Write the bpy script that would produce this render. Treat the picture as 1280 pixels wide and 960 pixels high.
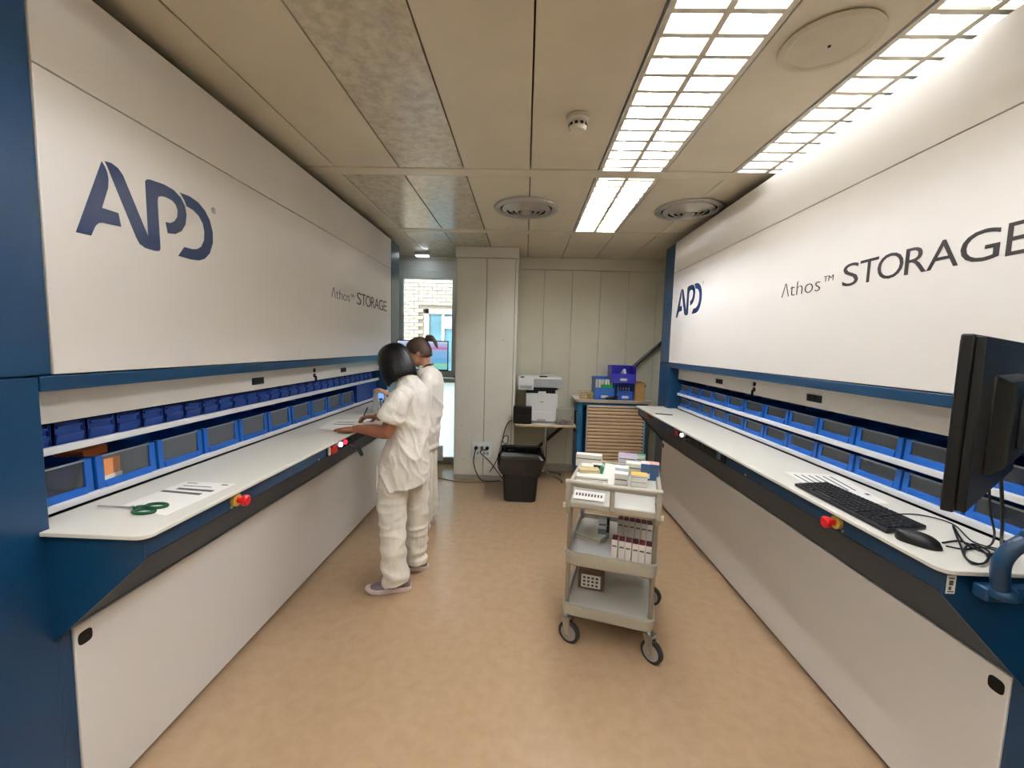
import bpy, bmesh, math, random
from mathutils import Vector, Matrix, Euler, noise
random.seed(7)
for o in list(bpy.data.objects): bpy.data.objects.remove(o)
C = bpy.context.scene.collection
scn = bpy.context.scene
PI = math.pi

# ------------------------------------------------------------------ camera
CAM_H, FPX = 1.6, 520.0
def cam_axes(p, y, r):
    f = Vector((-math.sin(y)*math.cos(p), math.cos(y)*math.cos(p), -math.sin(p)))
    rt = Vector((math.cos(y), math.sin(y), 0)); dn = f.cross(rt)
    c, s = math.cos(r), math.sin(r)
    return c*rt - s*dn, s*rt + c*dn, f
RT, DN, FW = cam_axes(.0908, .0289, .0271)
cd = bpy.data.cameras.new('camera'); cam = bpy.data.objects.new('camera', cd); C.objects.link(cam)
cam.matrix_world = Matrix(((RT.x, -DN.x, -FW.x, 0), (RT.y, -DN.y, -FW.y, 0), (RT.z, -DN.z, -FW.z, CAM_H), (0, 0, 0, 1)))
cd.sensor_fit = 'HORIZONTAL'; cd.sensor_width = 36; cd.lens = FPX/1280*36; cd.clip_start = .02
scn.camera = cam
def at(px, py, X=None, Y=None, Z=None):
    d = RT*((px-640)/FPX) + DN*((py-480)/FPX) + FW
    t = X/d.x if X is not None else Y/d.y if Y is not None else (Z-CAM_H)/d.z
    return Vector((0, 0, CAM_H)) + d*t

# ------------------------------------------------------------------ world, sun, exposure
vs = scn.view_settings; vs.view_transform = 'Standard'; vs.look = 'None'; vs.gamma = 1; vs.use_curve_mapping = False
vs.exposure = 0.62
w = bpy.data.worlds.new('sky'); scn.world = w; w.use_nodes = True
bg = w.node_tree.nodes['Background']; bg.inputs[0].default_value = (.80, .90, 1, 1); bg.inputs[1].default_value = 11.0
sd = bpy.data.lights.new('sun', 'SUN'); sd.energy = 2.5; sd.angle = .01; sd.color = (1, .95, .86)
so = bpy.data.objects.new('sun', sd); C.objects.link(so); so.rotation_euler = (math.radians(52), 0, math.radians(-25))
LAMP = 47.0

# ------------------------------------------------------------------ helpers: materials
def lin(h):
    h = h.lstrip('#'); v = [int(h[i:i+2], 16)/255 for i in (0, 2, 4)]
    return tuple(x/12.92 if x <= .04045 else ((x+.055)/1.055)**2.4 for x in v)
MATS = {}
def mat(name, hexc, rough=.5, metal=0, var=.06, nscale=8, bump=0, bscale=60, spec=.5, emit=0, coat=0, trans=0, hex2=None, detail=4):
    if name in MATS: return MATS[name]
    m = bpy.data.materials.new(name); m.use_nodes = True; nt = m.node_tree; b = nt.nodes['Principled BSDF']
    c = lin(hexc); c2 = lin(hex2) if hex2 else tuple(x*(1-var*2) for x in c)
    tc = nt.nodes.new('ShaderNodeTexCoord'); nz = nt.nodes.new('ShaderNodeTexNoise')
    nz.inputs['Scale'].default_value = nscale; nz.inputs['Detail'].default_value = detail; nz.inputs['Roughness'].default_value = .6
    nt.links.new(tc.outputs['Object'], nz.inputs['Vector'])
    rp = nt.nodes.new('ShaderNodeValToRGB'); rp.color_ramp.elements[0].color = (*c2, 1); rp.color_ramp.elements[1].color = (*c, 1)
    rp.color_ramp.elements[0].position = .35; rp.color_ramp.elements[1].position = .62
    nt.links.new(nz.outputs['Fac'], rp.inputs['Fac']); nt.links.new(rp.outputs['Color'], b.inputs['Base Color'])
    b.inputs['Roughness'].default_value = rough; b.inputs['Metallic'].default_value = metal
    b.inputs['Specular IOR Level'].default_value = spec
    if coat: b.inputs['Coat Weight'].default_value = coat; b.inputs['Coat Roughness'].default_value = .08
    if emit:
        b.inputs['Emission Color'].default_value = (*c, 1); b.inputs['Emission Strength'].default_value = emit
    if trans: b.inputs['Transmission Weight'].default_value = trans; b.inputs['IOR'].default_value = 1.45
    if bump:
        n2 = nt.nodes.new('ShaderNodeTexNoise'); n2.inputs['Scale'].default_value = bscale; n2.inputs['Detail'].default_value = 5
        nt.links.new(tc.outputs['Object'], n2.inputs['Vector'])
        bp = nt.nodes.new('ShaderNodeBump'); bp.inputs['Strength'].default_value = bump; bp.inputs['Distance'].default_value = .01
        nt.links.new(n2.outputs['Fac'], bp.inputs['Height']); nt.links.new(bp.outputs['Normal'], b.inputs['Normal'])
    MATS[name] = m; return m
def pane_mat(name, hexc, opac=.25, rough=.05, tint=1.0):
    if name in MATS: return MATS[name]
    m = bpy.data.materials.new(name); m.use_nodes = True; nt = m.node_tree; nt.nodes.clear()
    out = nt.nodes.new('ShaderNodeOutputMaterial'); tr = nt.nodes.new('ShaderNodeBsdfTransparent'); pr = nt.nodes.new('ShaderNodeBsdfPrincipled')
    tr.inputs[0].default_value = (tint, tint*1.02, tint*1.03, 1)
    pr.inputs['Base Color'].default_value = (*lin(hexc), 1); pr.inputs['Roughness'].default_value = rough
    mx = nt.nodes.new('ShaderNodeMixShader'); fr = nt.nodes.new('ShaderNodeFresnel'); fr.inputs['IOR'].default_value = 1.45
    ad = nt.nodes.new('ShaderNodeMath'); ad.operation = 'ADD'; ad.use_clamp = True; ad.inputs[1].default_value = opac
    nt.links.new(fr.outputs[0], ad.inputs[0]); nt.links.new(ad.outputs[0], mx.inputs[0])
    nt.links.new(tr.outputs[0], mx.inputs[1]); nt.links.new(pr.outputs[0], mx.inputs[2]); nt.links.new(mx.outputs[0], out.inputs[0])
    MATS[name] = m; return m
def emit_mat(name, hexc, s):
    if name in MATS: return MATS[name]
    m = bpy.data.materials.new(name); m.use_nodes = True; nt = m.node_tree; nt.nodes.clear()
    out = nt.nodes.new('ShaderNodeOutputMaterial'); e = nt.nodes.new('ShaderNodeEmission')
    e.inputs[0].default_value = (*lin(hexc), 1); e.inputs[1].default_value = s; nt.links.new(e.outputs[0], out.inputs[0])
    MATS[name] = m; return m

# ------------------------------------------------------------------ helpers: meshes
class MB:
    def __init__(s): s.v = []; s.f = []
    def add(s, vs, fs):
        n = len(s.v); s.v += [Vector(p) for p in vs]; s.f += [tuple(i+n for i in f) for f in fs]; return s
    def box(s, x0, x1, y0, y1, z0, z1):
        x0, x1 = sorted((x0, x1)); y0, y1 = sorted((y0, y1)); z0, z1 = sorted((z0, z1))
        return s.add([(x0,y0,z0),(x1,y0,z0),(x1,y1,z0),(x0,y1,z0),(x0,y0,z1),(x1,y0,z1),(x1,y1,z1),(x0,y1,z1)],
                     [(0,3,2,1),(4,5,6,7),(0,1,5,4),(1,2,6,5),(2,3,7,6),(3,0,4,7)])
    def obox(s, c, sx, sy, sz, rz=0, rx=0, ry=0):        # box on its base centre, turned
        M = Matrix.Translation(Vector(c)) @ Euler((rx, ry, rz)).to_matrix().to_4x4(); m = MB().box(-sx/2, sx/2, -sy/2, sy/2, 0, sz)
        return s.add([M @ p for p in m.v], m.f)
    def prism(s, pts, d):                                 # polygon pts (3-D), pushed along vector d
        n = len(pts); d = Vector(d); a = [Vector(p) for p in pts]
        return s.add(a + [p+d for p in a], [tuple(range(n))[::-1], tuple(range(n, 2*n))] + [(i, (i+1) % n, n+(i+1) % n, n+i) for i in range(n)])
    def tube(s, pts, r, n=10, cap=True):
        pts = [Vector(p) for p in pts]; rs = r if isinstance(r, (list, tuple)) else [r]*len(pts)
        rings = []; up = None
        for i, p in enumerate(pts):
            t = (pts[min(i+1, len(pts)-1)] - pts[max(i-1, 0)]).normalized()
            if up is None: up = Vector((0, 0, 1)) if abs(t.z) < .9 else Vector((1, 0, 0))
            a = t.cross(up).normalized(); b = a.cross(t).normalized(); up = b
            rings.append([p + (a*math.cos(2*PI*k/n) + b*math.sin(2*PI*k/n))*rs[i] for k in range(n)])
        return s.loft(rings, cap)
    def loft(s, rings, cap=True):
        n = len(rings[0]); fs = []
        for i in range(len(rings)-1):
            for k in range(n): fs.append((i*n+k, i*n+(k+1) % n, (i+1)*n+(k+1) % n, (i+1)*n+k))
        if cap: fs += [tuple(range(n))[::-1], tuple(range((len(rings)-1)*n, len(rings)*n))]
        return s.add([p for r in rings for p in r], fs)
    def lathe(s, prof, c=(0, 0, 0), axis='Z', n=24, cap=True):   # prof: (r, h)
        c = Vector(c); rings = []
        for r, h in prof:
            R = []
            for k in range(n):
                a = 2*PI*k/n; u, v = r*math.cos(a), r*math.sin(a)
                R.append(c + (Vector((u, v, h)) if axis == 'Z' else Vector((h, u, v)) if axis == 'X' else Vector((u, h, v))))
            rings.append(R)
        return s.loft(rings, cap)
    def ball(s, c, rx, ry, rz, n=16, m=10, R=None):
        c = Vector(c); rings = []
        for i in range(m+1):
            t = -PI/2 + PI*i/m; q = max(math.cos(t), .02)
            ring = [Vector((rx*q*math.cos(2*PI*k/n), ry*q*math.sin(2*PI*k/n), rz*math.sin(t))) for k in range(n)]
            rings.append([c + (R @ p if R else p) for p in ring])
        return s.loft(rings)
    def xf(s, M): s.v = [M @ p for p in s.v]; return s
    def mesh(s, name='mesh'):
        me = bpy.data.meshes.new(name); me.from_pydata([tuple(p) for p in s.v], [], s.f)
        bm = bmesh.new(); bm.from_mesh(me); bmesh.ops.recalc_face_normals(bm, faces=bm.faces); bm.to_mesh(me); bm.free(); return me
    def build(s, name, m, parent=None, bevel=0, smooth=False, world=True, seg=2):
        if parent is not None and world:
            iv = BASE[parent.name].inverted(); s.v = [iv @ p for p in s.v]
        me = s.mesh(name); me.materials.append(m)
        return put(name, me, parent, bevel, smooth, seg)
BASE = {}
def put(name, me, parent=None, bevel=0, smooth=False, seg=2):
    o = bpy.data.objects.new(name, me); C.objects.link(o)
    if parent is not None:
        o.parent = parent; BASE[o.name] = BASE[parent.name]
    else: BASE[o.name] = Matrix()
    if smooth:
        for p in me.polygons: p.use_smooth = True
        try: me.set_sharp_from_angle(angle=math.radians(40))
        except Exception: pass
    if bevel:
        b = o.modifiers.new('bevel', 'BEVEL'); b.width = bevel; b.segments = seg; b.limit_method = 'ANGLE'; b.angle_limit = .6
        for p in me.polygons: p.use_smooth = True
        try: me.set_sharp_from_angle(angle=math.radians(50))
        except Exception: pass
    return o
def tag(o, label, cat, group=None):
    o['label'] = label; o['category'] = cat
    if group: o['group'] = group
    return o
def struct(o, label=None, cat=None):
    o['kind'] = 'structure'
    if label: o['label'] = label
    if cat: o['category'] = cat
    return o
def stuff(o): o['kind'] = 'stuff'; return o
def thing(name, label, cat, loc=(0, 0, 0), rz=0, group=None):
    o = bpy.data.objects.new(name, None); C.objects.link(o); o.empty_display_size = .05
    o.location = loc; o.rotation_euler = (0, 0, rz); BASE[o.name] = Matrix.Translation(Vector(loc)) @ Euler((0, 0, rz)).to_matrix().to_4x4()
    return tag(o, label, cat, group)
def copy_tree(o, parent=None):
    c = o.copy(); C.objects.link(c)
    if parent is not None: c.parent = parent
    for ch in [x for x in o.children]: copy_tree(ch, c)
    return c
ORD = ['first','second','third','fourth','fifth','sixth','seventh','eighth','ninth','tenth','eleventh','twelfth','thirteenth','fourteenth','fifteenth','sixteenth','seventeenth','eighteenth','nineteenth','twentieth','twenty-first','twenty-second','twenty-third','twenty-fourth','twenty-fifth','twenty-sixth','twenty-seventh','twenty-eighth']

# ------------------------------------------------------------------ palette
M_lam = mat('white_laminate', '#e6e1da', .34, var=.012, nscale=1.2)
M_blue = mat('blue_lacquer', '#09385b', .33, var=.04, nscale=20, bump=.03, bscale=400)
M_slate = mat('slate_grey_sheet', '#1b2839', .5, var=.05, spec=.25)
M_dark = mat('black_plastic', '#09090a', .42, var=.1, spec=.35)
M_void = mat('dark_interior', '#0b0c0f', .8)
M_cnt = mat('white_counter', '#dcd8cc', .4, var=.01, nscale=2)
M_bin = mat('blue_bin_plastic', '#1259ae', .35, var=.05)
M_bin2 = mat('deep_blue_bin_plastic', '#153c8c', .4, var=.05)
M_alu = mat('white_aluminium', '#dfe0e0', .35, var=.02)
M_steel = mat('brushed_steel', '#b9b9b6', .28, metal=1, var=.04)
M_pane = pane_mat('bin_window_plastic', '#83868a', .09, .1)
M_red = mat('red_button', '#d0141c', .3)
M_yel = mat('yellow_ring', '#c9a648', .45)
M_paper = mat('white_paper', '#f1eee6', .7, var=.01)
M_ink = mat('grey_ink', '#5b5a58', .7)
M_logo = mat('navy_logo_vinyl', '#0d2a57', .3, var=.05)
M_text = mat('charcoal_vinyl', '#2f2b2c', .4)

# ================================================================== SETTING
ZC = 2.71
XL, XR, YB, YW, YF = -2.35, 2.45, 5.32, 5.42, -1.9     # side walls, back wall, window wall, wall behind the camera
M_floor = mat('tan_linoleum', '#ad9172', .24, var=.1, nscale=16, hex2='#a68a6b', bump=.03, bscale=60, detail=9)
struct(MB().box(XL-.1, XR+.1, YF-.1, YW+.25, -.08, 0).build('floor', M_floor))
M_wall = mat('beige_wall_panel', '#d9d5c0', .5, var=.03, nscale=2)
M_wall2 = mat('pale_pillar_panel', '#e4e2d4', .5, var=.03, nscale=2)
M_trim = mat('grey_skirting', '#a49d8e', .5)
struct(MB().box(XL-.1, XL, YF-.1, YW+.2, 0, 2.85).build('wall_left', M_wall))
struct(MB().box(XR, XR+.1, YF-.1, YB+.3, 0, 2.85).build('wall_right', M_wall))
struct(MB().box(XL, XR, YF-.1, YF, 0, 2.85).build('wall_front', M_wall))
wb = struct(MB().box(-.45, XR, YB+.012, YB+.3, 0, 2.85).build('wall_back', mat('wall_joint_grey', '#b3ab98', .7)))  # grey backing that shows in the joints between the wall panels
xs = [-.12, .22, .57, .92, 1.27, 1.62, 1.97, 2.32, XR]
for a, b in zip(xs, xs[1:]):
    MB().box(a+.0018, b-.0018, YB, YB+.02, .09, 2.56).build('wall_panel', M_wall, wb, bevel=.003)
MB().box(-.12, XR, YB-.004, YB+.02, 2.566, ZC).build('top_strip', M_wall, wb, bevel=.003)
struct(MB().box(-.12, XR, YB-.012, YB+.02, 0, .085).build('baseboard_back', M_trim, bevel=.003))
# pillar
pl = struct(MB().box(-.79, -.11, 4.83, YW+.2, 0, ZC).build('wall_pillar', mat('pillar_joint_grey', '#8d8677', .7)))
MB().box(-.80, -.462, 4.815, 4.84, .06, 2.585).build('wall_panel', M_wall2, pl, bevel=.004)
MB().box(-.456, -.135, 4.815, 4.84, .06, 2.585).build('wall_panel', M_wall2, pl, bevel=.004)
MB().box(-.13, -.10, 4.812, 5.30, .06, 2.585).build('corner_strip', M_wall2, pl, bevel=.004)
MB().box(-.81, -.79, 4.82, YW, .06, 2.585).build('side_panel', M_wall2, pl, bevel=.004)
MB().box(-.815, -.095, 4.80, 5.30, 2.592, ZC-.001).build('head_box', M_wall2, pl, bevel=.004)
MB().box(-.80, -.105, 4.81, 5.31, 0, .055).build('skirting', M_trim, pl, bevel=.003)
for x, y in ((598, 428), (629, 425), (600, 520), (577, 532), (580, 574), (590, 546)):
    p = at(x, y, Y=4.815); MB().lathe([(.006, 0), (.005, -.003)], p, 'Y', 10).build('screw_cap', M_trim, pl, smooth=True)

# window wall: glazed sash above a white panel
wx0, wx1 = -1.66, -.905
ww = struct(MB().box(XL, wx0-.06, YW, YW+.18, 0, 2.85).box(wx1+.085, -.78, YW, YW+.18, 0, 2.85).box(wx0-.06, wx1+.085, YW, YW+.18, 2.66, 2.85).build('wall_window_side', M_wall2))
M_wht = mat('white_window_frame', '#e6ecec', .35, var=.01)
win = struct(MB().box(wx0-.06, wx0, YW-.01, YW+.12, 0, 2.66).box(wx1+.03, wx1+.085, YW-.01, YW+.12, 0, 2.66).box(wx0, wx1+.03, YW-.01, YW+.12, 2.53, 2.66).box(wx0, wx1+.03, YW-.01, YW+.12, 1.10, 1.16).build('window_1', M_wht, bevel=.004))
M_fro = bpy.data.materials.new('frosted_panel'); M_fro.use_nodes = True; nt = M_fro.node_tree; nt.nodes.clear()
_o, _d, _t, _m = [nt.nodes.new('ShaderNode'+k) for k in ('OutputMaterial', 'BsdfDiffuse', 'BsdfTranslucent', 'MixShader')]
_d.inputs[0].default_value = (.72, .78, .78, 1); _t.inputs[0].default_value = (.36, .42, .43, 1); _m.inputs[0].default_value = .6
nt.links.new(_d.outputs[0], _m.inputs[1]); nt.links.new(_t.outputs[0], _m.inputs[2]); nt.links.new(_m.outputs[0], _o.inputs[0])
MB().add([(wx0, YW+.06, .09), (wx1+.03, YW+.06, .09), (wx1+.03, YW+.06, 1.10), (wx0, YW+.06, 1.10)], [(0, 1, 2, 3)]).build('lower_panel', M_fro, win)
MB().box(wx0, wx1+.03, YW+.015, YW+.10, 0, .09).build('kick_plate', M_trim, win, bevel=.002)
sash = MB().box(wx0+.004, wx0+.07, YW-.02, YW+.05, 1.165, 2.525).box(wx1-.05, wx1+.026, YW-.02, YW+.05, 1.165, 2.525).box(wx0+.07, wx1-.05, YW-.02, YW+.05, 2.43, 2.525).box(wx0+.07, wx1-.05, YW-.02, YW+.05, 1.165, 1.26).build('sash', M_wht, win, bevel=.004)
MB().box(wx0+.07, wx1-.05, YW+.01, YW+.02, 1.26, 2.43).build('pane', pane_mat('window_glass', '#ffffff', .01, .0, .62), sash)
for z in (2.40, 1.19): MB().tube([(wx1+.034, YW-.022, z), (wx1+.034, YW-.022, z+.11)], .010, 10).build('hinge', M_dark, win, smooth=True)
MB().box(wx1-.02, wx1+.034, YW-.025, YW-.015, 1.175, 1.19).build('hinge_arm', M_dark, win)
struct(MB().box(XL, wx0-.06, YW-.012, YW, 0, .085).build('baseboard_window_side', M_trim, bevel=.003))
# radiator pipe box by the floor
MB().box(-1.18, -1.05, YW-.05, YW+.005, .06, .26).build('wall_outlet_box', M_wht, None, bevel=.006)
tag(bpy.data.objects['wall_outlet_box'], 'small white outlet box low beside the window panel behind the women', 'outlet box')

# outside
M_bk = mat('cream_brick', '#b5aa94', .8, hex2='#a89a7c', nscale=14)
fac = struct(MB().box(-5, 1.2, 8.22, 8.5, -1, 3.6).build('wall_outside', mat('pale_mortar', '#857a66', .9)))
bm_ = MB()
for r in range(0, 45):
    z = .4 + r*.07
    for k in range(0, 15):
        x = -3.45 + k*.18 + (.09 if r % 2 else 0)
        if -2.02 < x + .085 < -.9 and .6 < z < 2.30: continue
        bm_.box(x, x+.168, 8.185+random.uniform(0, .006), 8.23, z, z+.058)
stuff(bm_.build('brick_courses', M_bk, fac))
fw = thing('facade_window', 'cream framed window in the brick facade seen through the glass', 'window', (-1.47, 8.2, .6))
MB().box(-1.98, -1.88, 8.10, 8.2, .6, 2.28).box(-1.02, -.92, 8.10, 8.2, .6, 2.28).box(-1.98, -.92, 8.10, 8.2, 2.18, 2.28).box(-1.98, -.92, 8.10, 8.2, .6, .7).box(-1.64, -1.58, 8.12, 8.2, .7, 2.18).build('frame', mat('cream_frame', '#a89e8a', .6), fw, bevel=.005)
MB().box(-1.88, -1.02, 8.16, 8.17, .7, 2.18).build('pane', mat('bluish_glass', '#5f8a96', .1, var=.2, nscale=2), fw)
MB().box(-1.62, -1.04, 8.13, 8.15, 1.9, 2.14).build('blind', mat('pale_blind', '#9fa69d', .7), fw)
struct(MB().box(-8, 8, YW+.3, 30, -1.1, -1).build('ground_outside', mat('pavement', '#8a857a', .9)))

# ceiling
M_ceil = mat('beige_metal_panel', '#d9cdb3', .36, var=.04, nscale=2, spec=.5)
M_ceilg = mat('scuffed_metal_panel', '#d6cdb6', .2, var=.16, nscale=22, hex2='#bbb199', bump=.05, bscale=30, detail=10)
ceil = struct(MB().box(XL-.1, XR+.1, YF-.1, YW+.2, 2.83, 2.93).build('ceiling', mat('ceiling_void', '#94896f', .9)))
GX = [-2.35, -2.08, -1.665, -1.25, -.835, -.42, 0.0, .425, .84, 1.255, 1.67, 2.085, 2.45]
BY = [-1.41, -.03, 1.318, 2.735, 4.12, 5.50]      # near edge of the cross bands, each 0.115 wide
FIX = {(7, 2), (9, 2), (7, 3), (7, 1), (4, 1), (7, 0), (4, 0), (2, 0)}   # (column, row) cells that carry a light; the unseen ones are added as fill
for j, y in enumerate(BY):
    y1 = min(y+.115, YW+.2)
    MB().box(XL, XR, y+.003, y1-.003, ZC-.002, ZC+.02).build('ceiling_band', M_ceil, ceil, bevel=.004)
MB().box(XL, XR, YF, BY[0]-.003, ZC, ZC+.02).build('ceiling_band', M_ceil, ceil, bevel=.004)
for j in range(len(BY)-1):
    for i in range(len(GX)-1):
        if (i, j) in FIX: continue
        a, b = GX[i], GX[i+1]; y0, y1 = BY[j]+.115, min(BY[j+1], YW+.2)
        sc = (i, j) in {(4, 2), (3, 3), (4, 3), (4, 4), (3, 4)}
        MB().box(a+.0035, b-.0035, y0+.003, y1-.003, ZC+random.uniform(0, .003), ZC+.02).build('ceiling_panel', M_ceilg if sc else M_ceil, ceil, bevel=.003)

# ================================================================== CEILING FITTINGS
M_tube = emit_mat('fluorescent_tube', '#f3f6ff', LAMP)
M_louv = mat('satin_louvre', '#d9d0ba', .35, metal=.1, var=.03)
M_refl = mat('white_reflector', '#e9e8e2', .35)
def make_light(loc):
    t = thing('ceiling_light', 'ceiling light', 'ceiling light', loc, 0, 'recessed louvred ceiling lights')
    W, L = .202, .626
    x, y = loc[0], loc[1]; z = ZC
    MB().box(x-W, x+W, y-L, y+L, z+.095, z+.10).box(x-W, x-W+.004, y-L, y+L, z-.002, z+.095).box(x+W-.004, x+W, y-L, y+L, z-.002, z+.095).box(x-W, x+W, y-L, y-L+.004, z-.002, z+.095).box(x-W, x+W, y+L-.004, y+L, z-.002, z+.095).build('housing', M_refl, t)
    MB().prism([(x-.012, y-L+.005, z-.001), (x+.012, y-L+.005, z-.001), (x+.004, y-L+.005, z+.032), (x-.004, y-L+.005, z+.032)], (0, 2*L-.01, 0)).build('spine', M_louv, t)
    for s in (-1, 1):
        MB().prism([(x+s*(W-.004), y-L+.005, z-.001), (x+s*(W-.022), y-L+.005, z-.001), (x+s*(W-.008), y-L+.005, z+.032), (x+s*(W-.004), y-L+.005, z+.032)], (0, 2*L-.01, 0)).build('side_rail', M_louv, t)
        MB().tube([(x+s*.10, y-L+.03, z+.058), (x+s*.10, y+L-.03, z+.058)], .013, 8).build('tube', M_tube, t)
    me = None
    n = 12
    for s in (-1, 1):
        for k in range(n):
            yy = y-L+.05 + (2*L-.1)*k/(n-1)
            if me is None:
                b = MB().prism([(-.086, -.010, 0), (-.086, .010, 0), (-.086, .010, .008), (-.086, .003, .028), (-.086, -.003, .028), (-.086, -.010, .008)], (.172, 0, 0)).build('louvre_blade', M_louv, t, world=False); me = b.data
            else: b = put('louvre_blade', me, t)
            b.location = (s*.096, yy-y, z - loc[2])
    return t
lt0 = make_light((.6325, 2.1025, ZC))
LB = {(7, 2): 'long louvred ceiling light nearest the smoke detector', (9, 2): 'louvred ceiling light half hidden above the right storage wall', (7, 3): 'far louvred ceiling light between the two round air vents'}
lt0['label'] = LB[(7, 2)]; lt0.scale = (1, 1.037, 1); lt0.location.y = (BY[2]+.115+BY[3])/2
for (i, j) in sorted(FIX):
    if (i, j) == (7, 2): continue
    c = copy_tree(lt0); c.location = ((GX[i]+GX[i+1])/2, (BY[j]+.115+BY[j+1])/2, ZC)
    c['label'] = LB.get((i, j), 'unseen louvred ceiling light added as fill out of view')
    if j == 2: c.scale = (1, 1.037, 1)
    k_ = {(9, 2): .32, (7, 3): 2.0}.get((i, j))
    if k_:
        for ch in c.children:
            if ch.name.startswith('tube'): ch.data = ch.data.copy(); ch.data.materials[0] = emit_mat('fluorescent_tube_%d' % i if j == 2 else 'fluorescent_tube_far', '#f3f6ff', LAMP*k_)
M_vent = mat('grey_vent_metal', '#b9b4aa', .3, metal=.6)
def vent(px, label):
    p = at(*px, Z=ZC); t = thing('air_vent', label, 'air vent', (p.x, p.y, ZC), 0, 'round ceiling air vents')
    MB().lathe([(.245, 0), (.262, -.004), (.255, -.014), (.215, -.02), (.205, -.004)], (p.x, p.y, ZC), n=40, cap=False).build('rim', M_vent, t, smooth=True)
    MB().lathe([(.21, .0), (.0005, .0)], (p.x, p.y, ZC-.001), n=32).build('throat', M_void, t)
    for k, r in enumerate((.165, .12, .078)):
        MB().lathe([(r+.025, -.006), (r+.03, -.012), (r-.005, -.03-.004*k), (r-.012, -.026-.004*k)], (p.x, p.y, ZC), n=36, cap=False).build('ring', M_vent, t, smooth=True)
    MB().lathe([(.05, -.02), (.045, -.04), (.02, -.045), (.0005, -.045)], (p.x, p.y, ZC), n=24).build('hub', M_vent, t, smooth=True)
vent((658, 260), 'round ringed air vent in the middle of the ceiling')
vent((861, 262), 'round ringed air vent above the right storage wall')
p = at(723, 146, Z=ZC); t = thing('smoke_detector', 'small white domed smoke detector on the ceiling', 'smoke detector', (p.x, p.y, ZC))
M_det = mat('ivory_plastic', '#d9d2c0', .45)
MB().lathe([(.052, 0), (.054, -.018), (.046, -.024), (.046, -.034)], p, n=28).build('base', M_det, t, smooth=True)
MB().lathe([(.040, -.034), (.043, -.05), (.034, -.066), (.0005, -.07)], p, n=28).build('dome', M_det, t, smooth=True)
for k in range(10):
    a = 2*PI*k/10; MB().obox((p.x+.043*math.cos(a), p.y+.043*math.sin(a), ZC-.05), .004, .014, .012, a).build('slot', M_dark, t)
p = at(1037, 53, Z=ZC); t = thing('ceiling_speaker', 'large round flat speaker cover between two ceiling lights', 'speaker', (p.x, p.y, ZC))
M_spk = mat('beige_speaker', '#cbbfa5', .45, var=.04)
MB().lathe([(.155, 0), (.158, -.006), (.14, -.012), (.125, -.008)], p, n=44, cap=False).build('rim', M_spk, t, smooth=True)
MB().lathe([(.127, -.007), (.0005, -.012)], p, n=40).build('grille', M_spk, t, smooth=True)
MB().lathe([(.006, -.01), (.005, -.016), (.0005, -.017)], p, n=12).build('screw', M_dark, t)
p = at(528, 318, Z=ZC-.02); t = thing('emergency_lamp', 'small white lamp box on the ceiling above the window', 'lamp', (p.x, p.y, ZC))
MB().box(p.x-.09, p.x+.09, p.y-.05, p.y+.05, ZC-.035, ZC).build('case', M_wht, t, bevel=.006)
MB().box(p.x-.075, p.x+.075, p.y-.04, p.y+.04, ZC-.045, ZC-.034).build('diffuser', emit_mat('lit_lamp_diffuser', '#f2fbff', 8), t, bevel=.004)

# ================================================================== STORAGE MACHINES
LOGO = [
 [(78,622),(260,122),(285,165),(300,205),(308,250),(305,310),(262,450),(378,488),(398,585),(265,556),(240,558),(222,572),(210,590),(186,647)],
 [(282,120),(330,135),(375,170),(410,220),(590,655),(568,262),(578,250),(600,250),(700,285),(770,325),(820,380),(850,440),(860,500),(852,570),(825,615),(780,636),(728,630),(712,550),(745,558),(775,545),(795,515),(798,470),(785,430),(760,400),(720,378),(685,368),(660,372),(655,400),(676,740),(668,755),(640,755),(570,735),(530,705),(505,660),(300,160)],
 [(812,342),(880,368),(940,410),(990,470),(1025,540),(1045,620),(1046,700),(1025,770),(990,810),(950,822),(890,815),(802,790),(845,727),(900,742),(935,742),(965,725),(985,680),(987,620),(975,560),(945,505),(905,465),(862,440),(845,395)]]
LOGO_UV = []
for poly in LOGO:
    q = []
    for x, y in poly:
        p = at(80+x/5.648, 180+y/5.648, X=-1.405); q.append((p.y-1.284, p.z))
    LOGO_UV.append(q)
def text_mesh(txt, thin=0):
    cu = bpy.data.curves.new('txt', 'FONT'); cu.body = txt; cu.size = 1; cu.offset = thin; cu.resolution_u = 4; cu.extrude = .004
    o = bpy.data.objects.new('txt', cu); C.objects.link(o); bpy.context.view_layer.update()
    me = bpy.data.meshes.new_from_object(o.evaluated_get(bpy.context.evaluated_depsgraph_get())); bpy.data.objects.remove(o); bpy.data.curves.remove(cu)
    vs_ = [v.co.copy() for v in me.vertices]; fs = [tuple(p.vertices) for p in me.polygons]; bpy.data.meshes.remove(me)
    x0 = min(v.x for v in vs_); x1 = max(v.x for v in vs_); y0 = min(v.y for v in vs_); y1 = max(v.y for v in vs_)
    return [((v.x-x0)/(x1-x0), (v.y-y0)/(y1-y0), 1 if v.z > 0 else 0) for v in vs_], fs
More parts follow.
